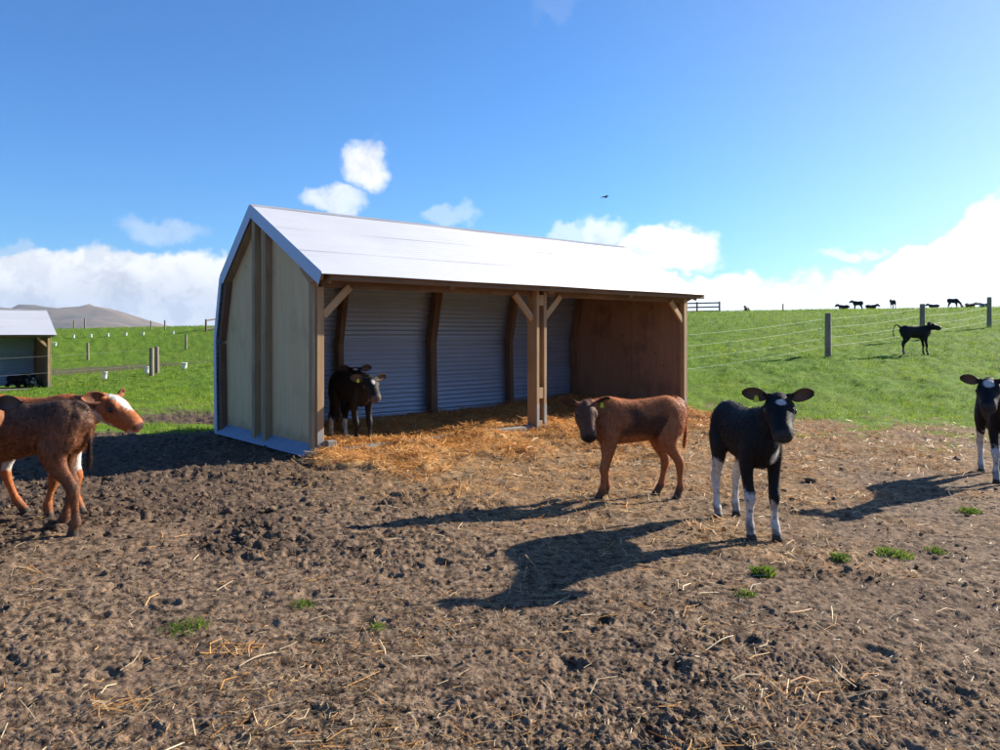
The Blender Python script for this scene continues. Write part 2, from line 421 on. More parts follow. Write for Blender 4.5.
def beam(name, p0, p1, wx, wy, material, parent=None, side=(1, 0, 0), bev=.004, warp_=0):
    """timber from p0 to p1; local Z along it, local X along SIDE"""
    p0 = Vector(p0); p1 = Vector(p1); z = (p1-p0); L = z.length; z.normalize()
    s = Vector(side); x = (s-z*s.dot(z)).normalized(); y = z.cross(x)
    bm = bmesh.new(); bevel_box(bm, (-wx/2, -wy/2, 0), (wx/2, wy/2, L), bev)
    o = bm_obj(name, bm, material, parent)
    M = Matrix((x, y, z)).transposed().to_4x4(); M.translation = p0
    o.matrix_local = M; return o
def tube_mesh(pts, r, seg=6):
    pts = np.asarray(pts, float); n = len(pts); t = np.gradient(pts, axis=0); t /= np.linalg.norm(t, axis=1)[:, None]
    up = np.where(np.abs(t[:, 2:3]) > .9, [[1., 0, 0]], [[0, 0, 1.]]); s = np.cross(t, up); s /= np.linalg.norm(s, axis=1)[:, None]; u = np.cross(s, t)
    a = np.arange(seg)*2*np.pi/seg; rr = np.broadcast_to(np.asarray(r, float), (n,))
    v = (pts[:, None]+rr[:, None, None]*(np.cos(a)[None, :, None]*s[:, None]+np.sin(a)[None, :, None]*u[:, None])).reshape(-1, 3)
    f = [(i*seg+j, i*seg+(j+1) % seg, (i+1)*seg+(j+1) % seg, (i+1)*seg+j) for i in range(n-1) for j in range(seg)]
    return v, np.array(f)
def copy_tree(o, parent=None):
    c = o.copy(); link(c, parent); c.matrix_parent_inverse = o.matrix_parent_inverse.copy()
    for ch in list(o.children): copy_tree(ch, c)
    return c

# ------------------------------------------------------------------ ground: one sheet, finer near the viewer's place
def build_ground():
    r = np.r_[np.linspace(.25, 2.1, 14), 1/np.linspace(1/2.2, 1/17., 430), np.exp(np.linspace(np.log(17.3), np.log(105), 150)), np.exp(np.linspace(np.log(110), np.log(14000), 40))]
    th = np.r_[np.linspace(-180, -38.5, 40), np.linspace(-38, 38, 620), np.linspace(38.5, 180, 40)[:-1]]*np.pi/180
    rr, tt = np.meshgrid(r, th, indexing='ij'); x = (rr*np.sin(tt)).ravel(); y = (rr*np.cos(tt)).ravel(); rr = rr.ravel()
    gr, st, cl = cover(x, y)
    z = gz(x, y)+micro(x, y, gr, st, cl, rr)*(1-sst(rr, 80, 140))
    nr, nt = len(r), len(th)
    i = np.arange(nr-1)[:, None]*nt; j = np.arange(nt)[None]; j2 = (j+1) % nt
    f = np.stack([i+j, i+nt+j, i+nt+j2, i+j2], -1).reshape(-1, 4)
    f = f[:, ::-1]
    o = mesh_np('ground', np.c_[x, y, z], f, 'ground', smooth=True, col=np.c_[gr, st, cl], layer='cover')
    o['kind'] = 'structure'
build_ground()
def surf(x, y):
    gr, st, cl = cover(x, y); return gz(x, y)+micro(x, y, gr, st, cl, np.hypot(x, y))

def build_hills():
    X = np.linspace(-15000, 15000, 420); Y = np.linspace(3600, 8200, 60)
    xx, yy = np.meshgrid(X, Y); px = 500+FPX*xx/yy
    h = 0*xx
    for cx, cy, sx, sy, H in ((-4000, 5600, 1250, 900, 270), (-3150, 5700, 560, 700, 222), (-2700, 5000, 330, 420, 112), (-6200, 6200, 2200, 1100, 330), (-9500, 6000, 2500, 1300, 380),
                              (6500, 7000, 2600, 1200, 190), (11000, 6500, 3000, 1400, 260), (1500, 7600, 2500, 600, 70)):
        h = np.maximum(h, H*np.exp(-((xx-cx)/sx)**2-((yy-cy)/sy)**2))
    rid = 1-np.abs(fbm(xx/850, yy/850, 80, 4))
    h = h*(.55+.55*rid)+fbm(xx/400, yy/400, 90, 3)*8*(h > 20)-15
    nx, ny = len(X), len(Y); i = np.arange(ny-1)[:, None]*nx; j = np.arange(nx-1)[None]
    f = np.stack([i+j, i+j+1, i+nx+j+1, i+nx+j], -1).reshape(-1, 4)
    o = mesh_np('hills', np.c_[xx.ravel(), yy.ravel(), h.ravel()], f, 'hills', smooth=True); o['kind'] = 'structure'
build_hills()

# ------------------------------------------------------------------ the calf shed (local X along it, Y to the back, Z up)
PROF = [(-.34, 2.12), (1.6, 3.12), (2.62, 2.24), (2.84, 1.36), (2.80, .04)]     # eave, ridge, upper knee, lower knee, foot
def corr_sheet(name, pa, pb, x0, x1, parent, material, lift=0., seam=0):
    """corrugated sheet between two profile points; the corrugations run along X"""
    pa = np.array(pa); pb = np.array(pb); d = pb-pa; L = np.linalg.norm(d); d /= L; nrm = np.array([-d[1], d[0]])
    n = max(2, int(round(L/.076*8))); s = np.linspace(0, L, n+1)
    prof = pa+s[:, None]*d+nrm*(lift+.009*np.sin(s/.076*2*np.pi))[:, None]
    xs = np.linspace(x0, x1, 9); k = len(xs)
    V = []
    for off in (0., -.003):
        pr = prof+nrm*off
        V.append(np.stack([np.broadcast_to(xs, (n+1, k)), np.broadcast_to(pr[:, :1], (n+1, k)), np.broadcast_to(pr[:, 1:], (n+1, k))+.003*np.sin(xs*2.3+seam)], -1).reshape(-1, 3))
    i = np.arange(n)[:, None]*k; j = np.arange(k-1)[None]
    f = np.stack([i+j, i+k+j, i+k+j+1, i+j+1], -1).reshape(-1, 4); N = (n+1)*k
    fs = [f, f[:, ::-1]+N]
    o = mesh_np(name, np.concatenate(V), np.concatenate(fs), material, parent, smooth=True)
    return o
def prof_z(y):
    ys = [p[0] for p in PROF[:3]]; zs = [p[1] for p in PROF[:3]]
    return float(np.interp(y, ys, zs)) if y <= 2.62 else 2.24
def poly_panel(name, pts, x0, x1, material, parent):
    bm = bmesh.new()
    a = [bm.verts.new((x0, y, z)) for y, z in pts]; b = [bm.verts.new((x1, y, z)) for y, z in pts]
    bm.faces.new(a); bm.faces.new(b[::-1]); n = len(pts)
    for i in range(n): bm.faces.new((a[i], b[i], b[(i+1) % n], a[(i+1) % n]))
    return bm_obj(name, bm, material, parent)
def lerp2(a, b, t): return (a[0]+(b[0]-a[0])*t, a[1]+(b[1]-a[1])*t)

def build_shed():
    root = empty('calf_shed')
    # roof and back wall sheets, laid lengthwise, each lapping the one below
    xa, xb = -.12, SL+.2
    E_, A_, K1, K2, B_ = PROF
    for i in range(3): corr_sheet('roof_sheet', lerp2(E_, A_, i/3-(.02 if i else 0)), lerp2(E_, A_, (i+1)/3), xa, xb, root, 'zinc_roof', .012+.003*i, i)
    for i in range(2): corr_sheet('roof_sheet', lerp2(A_, K1, i/2), lerp2(A_, K1, (i+1)/2+.04), xa, xb, root, 'zinc_roof', .014-.004*i, i+3)
    corr_sheet('wall_sheet', K1, lerp2(K1, K2, 1.05), xa, xb, root, 'zinc_wall', .006, 1.)
    for i in range(2): corr_sheet('wall_sheet', lerp2(K2, B_, i/2-.03), lerp2(K2, B_, (i+1)/2+(.03 if i == 0 else .02)), xa, xb, root, 'zinc_wall', -.004*i, 2.)
    # ridge capping
    bm = bmesh.new()
    q = [(A_[0]-.07, A_[1]-.07*.515+.034), (A_[0], A_[1]+.036), (A_[0]+.09, A_[1]-.09*.86+.034)]
    for x in (xa-.01, xb+.01):
        for y, z in q: bm.verts.new((x, y, z))
    bm.verts.ensure_lookup_table(); v = bm.verts
    bm.faces.new((v[0], v[1], v[4], v[3])); bm.faces.new((v[1], v[2], v[5], v[4]))
    bmesh.ops.solidify(bm, geom=bm.faces[:], thickness=.002)
    bm_obj('ridge_capping', bm, 'zinc_roof', root)
    # barge flashing round each gable
    for x, s in ((xa-.012, -1),):
        pts = [(E_[0]-.01, E_[1]-.0), A_, K1, K2, (B_[0]+.0, B_[1])]
        for i in range(4):
            a, b = np.array(pts[i]), np.array(pts[i+1]); d = (b-a)/np.linalg.norm(b-a); nr = np.array([-d[1], d[0]])
            if i in (0,): nr = nr
            up = .034; dn = -(.125 if i < 2 else .06)
            quad = [a+nr*up, b+nr*up, b+nr*dn, a+nr*dn]
            poly_panel('barge_flashing', [tuple(p) for p in quad], x-.003-.001*i, x, 'galvanised', root)
    bx = xb+.004
    for i in range(1, 4):
        a, b = np.array(PROF[i]), np.array(PROF[i+1]); d = (b-a)/np.linalg.norm(b-a); nr = np.array([-d[1], d[0]])
        poly_panel('barge_flashing', [tuple(p) for p in (a+nr*.03, b+nr*.03, b-nr*.06, a-nr*.06)], bx+.001*i, bx+.003+.001*i, 'galvanised', root)
    # gable walls: ply sheets behind an outer timber frame
    def outline(y0, y1, drop=.06):
        ys = [y0]+[y for y in (1.6,) if y0 < y < y1]+([y1] if y1 <= 2.6 else [2.63])
        top = [(y, prof_z(y)-drop) for y in ys]
        if y1 > 2.6: top += [(2.852, 1.36)]
        bot = [(min(y1, 2.814), .0), (y0, .0)]
        return [(y0, .06)]+top+bot[:1] if False else top[::1]+bot
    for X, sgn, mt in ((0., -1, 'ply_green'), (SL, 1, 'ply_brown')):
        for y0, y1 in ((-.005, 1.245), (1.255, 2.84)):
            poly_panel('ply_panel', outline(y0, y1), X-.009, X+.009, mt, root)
        o = X+sgn*.01
        T = 'treated_pine' if sgn > 0 else 'weathered_ply'
        xs = sorted((o, o+sgn*.09)); xm = (xs[0]+xs[1])/2
        for yy in (1.24, 1.58):
            beam('stud', (xm, yy, .05), (xm, yy, prof_z(yy)-.13), .09, .09, 'gable_timber', root)
        beam('corner_stud', (xm-sgn*.02, .045, .05), (xm-sgn*.02, .045, prof_z(0)-.13), .05, .09, 'gable_timber', root)
        for a, b in ((K1, K2), (K2, B_)):
            beam('rear_stud', (xm, a[0]-.09, a[1]-.05), (xm, b[0]-.09, max(b[1], .05)), .09, .085, 'brown_pine', root)
        for a, b in ((lerp2(E_, A_, .06), lerp2(E_, A_, .985)), (lerp2(A_, K1, .03), K1)):
            d = np.array(b)-np.array(a); d /= np.linalg.norm(d); nn = np.array([d[1], -d[0]])*.075
            beam('gable_rafter', (xm+sgn*.0015, a[0]+nn[0], a[1]+nn[1]), (xm+sgn*.0015, b[0]+nn[0], b[1]+nn[1]), .09, .10, 'gable_timber', root)
        bm = bmesh.new(); x0, x1 = X+sgn*.012, X+sgn*.16
        vs = [bm.verts.new(p) for p in ((x0, -.0, .15), (x0, 2.78, .15), (x1, 2.78, .03), (x1, -.0, .03))]
        bm.faces.new(vs); bmesh.ops.solidify(bm, geom=bm.faces[:], thickness=.003); bm_obj('base_flashing', bm, 'galvanised', root)
    # inner frames
    def frame(X, th, front_post):
        beam('rear_post', (X, 2.68, .0), (X, 2.72, 1.36), th, .15, 'brown_pine', root)
        beam('rear_post', (X, 2.715, 1.30), (X, 2.52, 2.24), th*.98, .15, 'brown_pine', root)
        beam('rafter', (X, 2.56, 2.17), (X, 1.6, 2.99), th*.96, .14, 'brown_pine', root)
        beam('rafter', (X, -.27, 2.085), (X, 1.62, 3.02), th*.94, .13, 'brown_pine', root)
    for X in (.035, SL-.04): frame(X, .05, False)
    for X in (1.8, 5.4): frame(X, .09, False)
    frame(3.6, .13, True)
    # purlins
    for t in (.33, .66, .96):
        y, z = lerp2(E_, A_, t); beam('purlin', (.12, y, z-.045), (SL-.12, y, z-.045), .07, .045, 'brown_pine', root, side=(0, 1, 0))
    # fascia board at the eave end, header beam and posts at the open front
    beam('fascia_board', (.02, -.26, 2.105), (SL+.17, -.26, 2.105), .035, .085, 'brown_pine', root, side=(0, 1, 0))
    beam('header_beam', (.06, .05, 2.10), (SL+.02, .05, 2.10), .05, .20, 'brown_pine', root, side=(0, 1, 0))
    poly_panel('outrigger', [(-.24, 2.145), (.3, 2.42), (.3, 2.22), (.05, 2.03)], SL+.1, SL+.15, 'brown_pine', root)
    poly_panel('outrigger', [(-.24, 2.145), (.3, 2.42), (.3, 2.22), (.05, 2.03)], -.07, -.03, 'treated_pine', root)
    beam('corner_post', (.035, .03, .0), (.035, .03, 2.0), .09, .10, 'treated_pine', root)
    beam('corner_post', (SL-.03, .03, .0), (SL-.03, .03, 2.18), .06, .09, 'treated_pine', root)
    for x in (3.505, 3.655):
        pk = beam('post_plank', (x, .03, .0), (x, .03, 2.24), .055, .20, 'treated_pine', root)
        sp_ = poly_panel('post_strap', [(-.073, .0), (-.073, .42), (-.0705, .42), (-.0705, .0)], x-.024, x+.024, 'strap', root); sp_.parent = pk; sp_.matrix_parent_inverse = Matrix.Translation((-x, -.03, 0))
    for z in (.02, .50, 1.86): beam('spacer_block', (3.58, -.01, z), (3.58, -.01, z+.16), .093, .11, 'treated_pine', root)
    poly_panel('post_strap', [(-.024, .0), (-.024, .32), (-.0215, .32), (-.0215, .0)], -.005, .07, 'strap', root)
    poly_panel('post_strap', [(-.019, .0), (-.019, .30), (-.0165, .30), (-.0165, .0)], SL-.055, SL-.005, 'strap', root)
    for xp, s in ((.08, 1), (3.475, -1), (3.69, 1), (SL-.06, -1)):
        beam('knee_brace', (xp, .02, 1.66), (xp+s*.36, .02, 2.02), .045, .095, 'treated_pine', root, side=(0, 1, 0))
    # sill log along the front and skid ends
    beam('sill_rail', (.30, .02, .02), (3.48, .02, .055), .11, .13, 'weathered_timber', root, side=(0, 1, 0), bev=.02)
    beam('sill_rail', (3.72, .02, .02), (7.10, .02, -.03), .11, .12, 'weathered_timber', root, side=(0, 1, 0), bev=.02)
    beam('skid_end', (.14, -.06, -.02), (.14, -.06, .20), .12, .10, 'weathered_timber', root, bev=.012)
    beam('skid_end', (-.08, -.08, -.02), (-.08, -.08, .10), .20, .10, 'weathered_timber', root, bev=.012)
    return root
wood_mat('gable_timber', (.22, .15, .08), (.44, .34, .19), .85)
MATS['weathered_ply'] = MATS['ply_green']
RZ = math.atan2(AX[1], AX[0])
shed = build_shed(); shed.location = (P0[0], P0[1], 0); shed.rotation_euler = (0, 0, RZ)
tag(shed, 'open-fronted calf shed with bright corrugated roof, curved back wall and plywood end, nearest the camera', 'shed', 'calf sheds')
s2 = copy_tree(shed)
s2.location = (-17.85-SL*AX[0], 30.5-SL*AX[1], -.74)
tag(s2, 'farther matching calf shed at the left edge of the picture, behind the brown calves', 'shed', 'calf sheds')

# ------------------------------------------------------------------ fences, posts, gates
def post_obj(name, parent, x, y, z, h, r, material='post_timber', lean=(0, 0)):
    n = 5; t = np.linspace(0, 1, n)[:, None]
    p = np.array([[x, y, z-.05]])+t*np.array([[lean[0]*h, lean[1]*h, h+.05]])
    v, f = tube_mesh(p, np.linspace(r*1.05, r*.96, n), 10); v = v-np.array([x, y, z])
    top = len(v); v = np.r_[v, [[lean[0]*h, lean[1]*h, h+.008]]]
    bm = bmesh.new(); vs = [bm.verts.new(q) for q in v]
    for q in f: bm.faces.new([vs[i] for i in q])
    for j in range(10): bm.faces.new((vs[(n-1)*10+j], vs[(n-1)*10+(j+1) % 10], vs[top]))
    o = bm_obj(name, bm, material, parent); o.location = (x, y, z); return o
fence = empty('wire_fence', (0, 0, 0))
tag(fence, 'wooden post and pale wire fence climbing the green slope on the right', 'fence')
fp = [(3.6, 16.75), (9.16, 21.5), (14.1, 25.7), (19.0, 29.9), (24.0, 34.1), (29., 38.3)]
for x, y in fp: post_obj('post', fence, x, y, g1(x, y), 1.2, .085)
for h in (.28, .52, .80, 1.05):
    pts = []
    for (x0, y0), (x1, y1) in zip(fp[:-1], fp[1:]):
        for k in range(6):
            t = k/6; x = x0+(x1-x0)*t; y = y0+(y1-y0)*t
            z0 = g1(x0, y0)+h; z1 = g1(x1, y1)+h
            pts.append((x-.06, y-.06, z0+(z1-z0)*t-.05*math.sin(math.pi*t)))
    v, f = tube_mesh(pts, .003, 5); mesh_np('wire', v, f, 'wire', fence)
lf = empty('wire_fence', (0, 0, 0)); tag(lf, 'wire fence with a timber post passing in front of the farther shed', 'fence')
lp = [(-14.75, 32.6), (-20.6, 25.6)]
for x, y in lp: post_obj('post', lf, x, y, g1(x, y), 1.2, .10)
for h in (.48, 1.12):
    pts = [(lp[0][0]+(lp[1][0]-lp[0][0])*t, lp[0][1]+(lp[1][1]-lp[0][1])*t-.08, (1-t)*(g1(*lp[0])+h)+t*(g1(*lp[1])+h)-.03*math.sin(math.pi*t)) for t in np.linspace(0, 1, 8)]
    v, f = tube_mesh(pts, .003, 5); mesh_np('wire', v, f, 'wire', lf)
def px_xy(px, d): return (px-500)/FPX*d, d
posts = [(157, 34.0, 1.2, .095, 'slim timber post standing close behind the thicker fence post left of the shed'),
         (88, 54, 1.2, .09, 'lone timber post on the bare patch of hillside beside the farther shed'),
         (186, 58, 1.15, .085, 'lone timber post halfway up the grassy slope just left of the near shed'),
         (85, 73, .95, .075, 'small far post above the farther shed, right one of a close pair'),
         (74, 76, .8, .07, 'small far post above the farther shed, left one of a close pair'),
         (151, 70, .8, .07, 'tiny skyline post left of the near shed, left one of a pair'),
         (165, 70, .85, .07, 'tiny skyline post left of the near shed, right one of a pair'),
         (783, 77, .85, .07, 'tiny lone post on the skyline above the right-hand pasture')]
for px, d, h, r, lab in posts:
    x, y = px_xy(px, d); o = post_obj('fence_post', None, x, y, g1(x, y), h, r, lean=(random.uniform(-.02, .02), 0)); tag(o, lab, 'post', 'lone fence posts')
def rail_fence(pts, rails, h, label):
    e = empty('rail_fence', (0, 0, 0)); tag(e, label, 'fence')
    for x, y in pts: beam('post', (x, y, g1(x, y)-.05), (x, y, g1(x, y)+h+.08), .13, .13, 'dark_timber', e)
    for (x0, y0), (x1, y1) in zip(pts[:-1], pts[1:]):
        for k in range(rails):
            zz = h*(.22+.74*k/(rails-1))
            beam('rail', (x0, y0-.08, g1(x0, y0)+zz), (x1, y1-.08, g1(x1, y1)+zz), .04, .13, 'dark_timber', e, side=(0, 1, 0))
wood_mat('dark_timber', (.06, .045, .035), (.15, .12, .095), .9)
rail_fence([px_xy(668, 77), px_xy(697, 77), px_xy(719.5, 77)], 3, 1.1, 'dark timber rail fence on the skyline just right of the shed roof')
rail_fence([px_xy(206, 68), px_xy(218.5, 69.5), px_xy(238, 72)], 2, 1.0, 'dark timber rail fence on the skyline just left of the shed')

# white tubs set out on the left slope
def tub(x, y, s, label):
    bm = bmesh.new(); prof = [(.0, .0), (.105, 0), (.118, .12), (.13, .30), (.14, .305), (.14, .33), (.124, .33), (.112, .12), (.10, .02), (0, .02)]
    ring = []
    for r, z in prof:
        ring.append([bm.verts.new((r*s*math.cos(a), r*s*math.sin(a), z*s)) for a in np.arange(14)*2*math.pi/14] if r > 0 else [bm.verts.new((0, 0, z*s))])
    for a, b in zip(ring[:-1], ring[1:]):
        for j in range(14):
            if len(a) == 1: bm.faces.new((a[0], b[j], b[(j+1) % 14]))
            elif len(b) == 1: bm.faces.new((a[j], a[(j+1) % 14], b[0]))
            else: bm.faces.new((a[j], a[(j+1) % 14], b[(j+1) % 14], b[j]))
    o = bm_obj('feed_tub', bm, 'tub_plastic', None, True); o.location = (x, y, g1(x, y)-.01); o.rotation_euler = (random.uniform(-.08, .08), random.uniform(-.08, .08), 0)
    tag(o, label, 'tub', 'white tubs on the left slope')
for px, d, s, lab in ((104.5, 33, 1.05, 'white plastic tub on the grass left of the timber post pair'), (147, 35, 1.0, 'white plastic tub partly hidden by the timber post pair'),
                      (184, 36.5, 1.0, 'white plastic tub on the grass between post pair and near shed'), (219.5, 38, 1.0, 'white plastic tub touching the left edge of the near shed'),
                      (55, 60, .9, 'small white tub at the eave corner of the farther shed'), (73.5, 64, .85, 'tiny far white tub, first from the left on the upper slope'),
                      (91, 64.5, .8, 'tiny far white tub, second from the left on the upper slope'), (108, 65, .85, 'tiny far white tub, third from the left on the upper slope'),
                      (126, 65.5, .8, 'tiny far white tub, fourth from the left on the upper slope'), (143, 66, .85, 'tiny far white tub, fifth from the left on the upper slope'),
                      (173, 66.5, .8, 'tiny far white tub, rightmost on the upper slope')):
    x, y = px_xy(px, d); tub(x, y, s, lab)

# ------------------------------------------------------------------ calves
def catmull(P, sub):
    P = np.asarray(P, float); n = len(P); out = []
    ext = np.r_[[2*P[0]-P[1]], P, [2*P[-1]-P[-2]]]
    for i in range(n-1):
        a, b, c, d = ext[i:i+4]
        for k in range(sub):
            t = k/sub; out.append(.5*((2*b)+(-a+c)*t+(2*a-5*b+4*c-d)*t*t+(-a+3*b-3*c+d)*t**3))
    out.append(P[-1]); return np.array(out)
def loft(pts, ra, rb, side, seg=14, sub=4):
    """closed tube of elliptical rings: RB along SIDE, RA across it"""
    C = catmull(np.c_[np.asarray(pts, float), ra, rb], sub); p = C[:, :3]; ra = np.maximum(C[:, 3], .004); rb = np.maximum(C[:, 4], .004)
    t = np.gradient(p, axis=0); t /= np.linalg.norm(t, axis=1)[:, None]
    s = np.broadcast_to(np.asarray(side, float), p.shape); s = s-t*np.sum(s*t, 1)[:, None]; s /= np.linalg.norm(s, axis=1)[:, None]; u = np.cross(t, s)
    a = np.arange(seg)*2*np.pi/seg
    v = p[:, None]+(rb[:, None]*np.cos(a))[..., None]*s[:, None]+(ra[:, None]*np.sin(a))[..., None]*u[:, None]
    n = len(p); v = v.reshape(-1, 3); i0 = len(v)
    v = np.r_[v, [p[0]-t[0]*min(ra[0], rb[0])*.6], [p[-1]+t[-1]*min(ra[-1], rb[-1])*.6]]
    f = [(i*seg+j, i*seg+(j+1) % seg, (i+1)*seg+(j+1) % seg, (i+1)*seg+j) for i in range(n-1) for j in range(seg)]
    f += [(i0, (j+1) % seg, j) for j in range(seg)]+[(i0+1, (n-1)*seg+j, (n-1)*seg+(j+1) % seg) for j in range(seg)]
    return v, f, p, np.sqrt(ra*rb), np.linspace(0, 1, n)

def n3(p, k, s=0): return perlin(p[:, 0]*k+p[:, 1]*k*.63, p[:, 2]*k+p[:, 1]*k*.41, s)

def ear_mesh(L=.165, Wd=.105):
    nu, nv = 9, 7; u = np.linspace(0, 1, nu); q = np.linspace(-1, 1, nv)
    wd = Wd/2*np.array([.42, .66, .88, 1.0, 1.0, .94, .82, .60, .18])
    V = []
    for off in (0, -.006):
        for i in range(nu):
            for k in range(nv):
                ww = wd[i]*q[k]; cup = .022*(q[k]**2)*(1-.4*u[i]) - .012*math.sin(u[i]*math.pi)
                V.append((u[i]*L, ww, cup+off*(1-q[k]**2*.7)-.02*u[i]**2))
    N = nu*nv; F = []
    for i in range(nu-1):
        for k in range(nv-1):
            a, b, c, d = i*nv+k, i*nv+k+1, (i+1)*nv+k+1, (i+1)*nv+k
            F.append((a, b, c, d)); F.append((d+N, c+N, b+N, a+N))
    for i in range(nu-1):
        a, b = i*nv, (i+1)*nv; F.append((a, b, b+N, a+N)); a, b = i*nv+nv-1, (i+1)*nv+nv-1; F.append((b, a, a+N, b+N))
    return np.array(V), np.array(F), u.repeat(nv)

def make_calf(name, pos, heading, scale=1., paint=None, poll=None, nose=None, step=(0, 0, 0, 0), lying=False, graze=False, tail='hang',
              voxel=.011, ear_cols=((.03, .025, .022), (.12, .08, .06)), tag_ear=None, hair=0, roll=0., label='', cat='calf', group='young cattle in the paddock', details=True, ground=None, earlift=0., belly=0., shag=.6):
    """pos: world XY under the body centre. heading: unit XY. poll / nose: world position of the poll, world direction poll->nose"""
    hd = np.array(heading, float); hd /= np.linalg.norm(hd)
    z0 = g1(*pos) if ground is None else ground
    ang = math.atan2(hd[1], hd[0]); root = empty(name, (pos[0], pos[1], z0), ang); root.scale = (scale,)*3
    Ml = np.array([[hd[0], hd[1], 0], [-hd[1], hd[0], 0], [0, 0, 1]])
    tol = lambda w: Ml @ (np.asarray(w, float)-np.array([pos[0], pos[1], z0]))/scale
    dz = -.40 if lying else 0.
    L = []; reg = []
    def add(rname, pts, ra, rb, side, seg=14, sub=4):
        L.append(loft(pts, ra, rb, side, seg, sub)); reg.append(rname)
    T = np.array([(-.448, .79, .67, .062), (-.41, .865, .60, .098), (-.32, .905, .535, .132), (-.17, .888, .522-belly, .128), (0, .873, .500-belly, .146),
                  (.14, .883, .486, .142), (.27, .905, .476, .126), (.36, .873, .505, .105), (.435, .79, .57, .062)])
    add('torso', np.c_[T[:, 0], 0*T[:, 0], (T[:, 1]+T[:, 2])/2+dz], (T[:, 1]-T[:, 2])/2, T[:, 3], (0, 1, 0), 20, 4)
    # neck and head
    if poll is None:
        P = np.array([.53, 0, .99+dz]); nd = np.array([.80, 0, -.60])
        if graze: P = np.array([.70, 0, .42]); nd = np.array([.45, 0, -.9])
        if lying: P = np.array([.58, 0, 1.0+dz])
        if nose is not None: nd = Ml @ np.asarray(nose, float)
    else: P = tol(poll); nd = Ml @ np.asarray(nose, float)
    nd = nd/np.linalg.norm(nd)
    ref = np.array([0, 0, 1.]) if abs(nd[2]) < .93 else np.array([1., 0, 0])
    side = np.cross(ref, nd); side /= np.linalg.norm(side)
    if roll: side = side*math.cos(roll)+np.cross(nd, side)*math.sin(roll)
    HS = 1.1
    upv = np.cross(nd, side)                                     # away from the jaw: the forehead side
    base = np.array([.27, 0, .74+dz]); Cn = P-upv*.065+nd*.02
    mid = (base*.48+Cn*.52)+np.array([.045, 0, .0])
    add('neck', [base, mid, Cn], [.16, .108, .082], [.088, .068, .058], np.array([0, 1., 0])+side*.35, 14, 6)
    H = np.array([(-.015, -.060, .055, .045), (.035, -.070, .088, .080), (.10, -.076, .098, .089), (.155, -.067, .087, .076), (.205, -.059, .074, .064), (.250, -.055, .068, .063), (.286, -.056, .058, .057), (.302, -.058, .038, .044)])
    H = H*HS
    add('head', [P+nd*a+upv*b for a, b, _, _ in H], H[:, 2], H[:, 3], side, 16, 4)
    for s in (-1, 1):
        add('head', [P+HS*(nd*.072+side*s*.058-upv*.022), P+HS*(nd*.125+side*s*.060-upv*.024)], [.032, .028], [.028, .024], side, 8, 2)     # brow
        add('head', [P+HS*(nd*.06+side*s*.034-upv*.105), P+HS*(nd*.14+side*s*.03-upv*.115), P+HS*(nd*.24+side*s*.018-upv*.098)], [.034, .03, .016], [.022, .02, .014], side, 8, 3)  # jaw
        add('head', [P+HS*(nd*.278+side*s*.031-upv*.034), P+HS*(nd*.296+side*s*.029-upv*.042)], [.016, .014], [.014, .012], side, 8, 2)  # nostril wing
        add('ear', [P+nd*.012+side*s*.05-upv*.030, P+nd*.005+side*s*.095-upv*.030], [.026, .022], [.016, .014], nd, 8, 2)
    # legs
    for k, (nm, s) in enumerate((('fl', 1), ('fr', -1), ('hl', 1), ('hr', -1))):
        dx = step[k]
        if nm[0] == 'f':
            if lying:
                add(nm, [(.28, s*.10, .26), (.34, s*.155, .12), (.24, s*.19, .05), (.42, s*.15, .045)], [.10, .06, .042, .03], [.055, .05, .04, .03], (0, 1, 0), 10, 3); continue
            J = [(.275, .085, .72), (.265, .105, .60), (.262, .108, .48), (.275, .098, .36), (.292, .094, .285), (.290, .094, .215), (.288, .095, .145), (.292, .095, .10), (.310, .096, .058), (.325, .097, .0)]
            ra = [.11, .095, .062, .043, .044, .028, .026, .036, .032, .045]; rb = [.045, .047, .043, .036, .040, .026, .0245, .033, .030, .039]
        else:
            if lying:
                add(nm, [(-.26, s*.10, .32), (-.14, s*.19, .16), (-.30, s*.23, .06), (-.10, s*.24, .045)], [.14, .09, .045, .03], [.06, .06, .04, .03], (0, 1, 0), 10, 3); continue
            J = [(-.295, .075, .76), (-.285, .095, .66), (-.25, .112, .56), (-.268, .108, .46), (-.318, .102, .375), (-.346, .10, .315), (-.345, .098, .22), (-.341, .097, .14), (-.338, .097, .10), (-.318, .098, .058), (-.302, .099, .0)]
            ra = [.12, .135, .105, .068, .046, .044, .030, .0285, .036, .032, .045]; rb = [.05, .06, .056, .045, .035, .036, .026, .0245, .033, .030, .039]
        J = np.array(J); J[:, 1] *= s*.9; fr = np.clip((.70-J[:, 2])/.70, 0, 1); J[:, 0] += dx*fr**1.25
        add(nm, J, ra, rb, (0, 1, 0), 12, 4)
    if tail == 'up': TP = [(-.44, 0, .845), (-.50, 0, .90), (-.575, .0, .90), (-.63, 0, .80), (-.645, 0, .68), (-.63, 0, .58), (-.62, 0, .52)]
    elif lying: TP = [(-.44, 0, .845+dz), (-.49, .02, .78+dz), (-.50, .05, .62+dz), (-.49, .09, .50+dz)]
    else: TP = [(-.36, 0, .87), (-.425, .0, .845), (-.448, .004, .76), (-.456, .006, .66), (-.455, .008, .56), (-.447, .0, .48), (-.443, 0, .43)]
    rt = np.interp(np.linspace(0, 1, len(TP)), [0, .2, .6, .8, 1], [.035, .022, .0155, .022, .012])
    add('tail', TP, rt, rt, (0, 1, 0), 8, 4)
    # one continuous skin
    V = []; F = []; o0 = 0
    for v, f, *_ in L:
        V.append(v); F += [tuple(i+o0 for i in q) for q in f]; o0 += len(v)
    me = bpy.data.meshes.new('body_tmp'); me.from_pydata([tuple(q) for q in np.concatenate(V)], [], F); me.update()
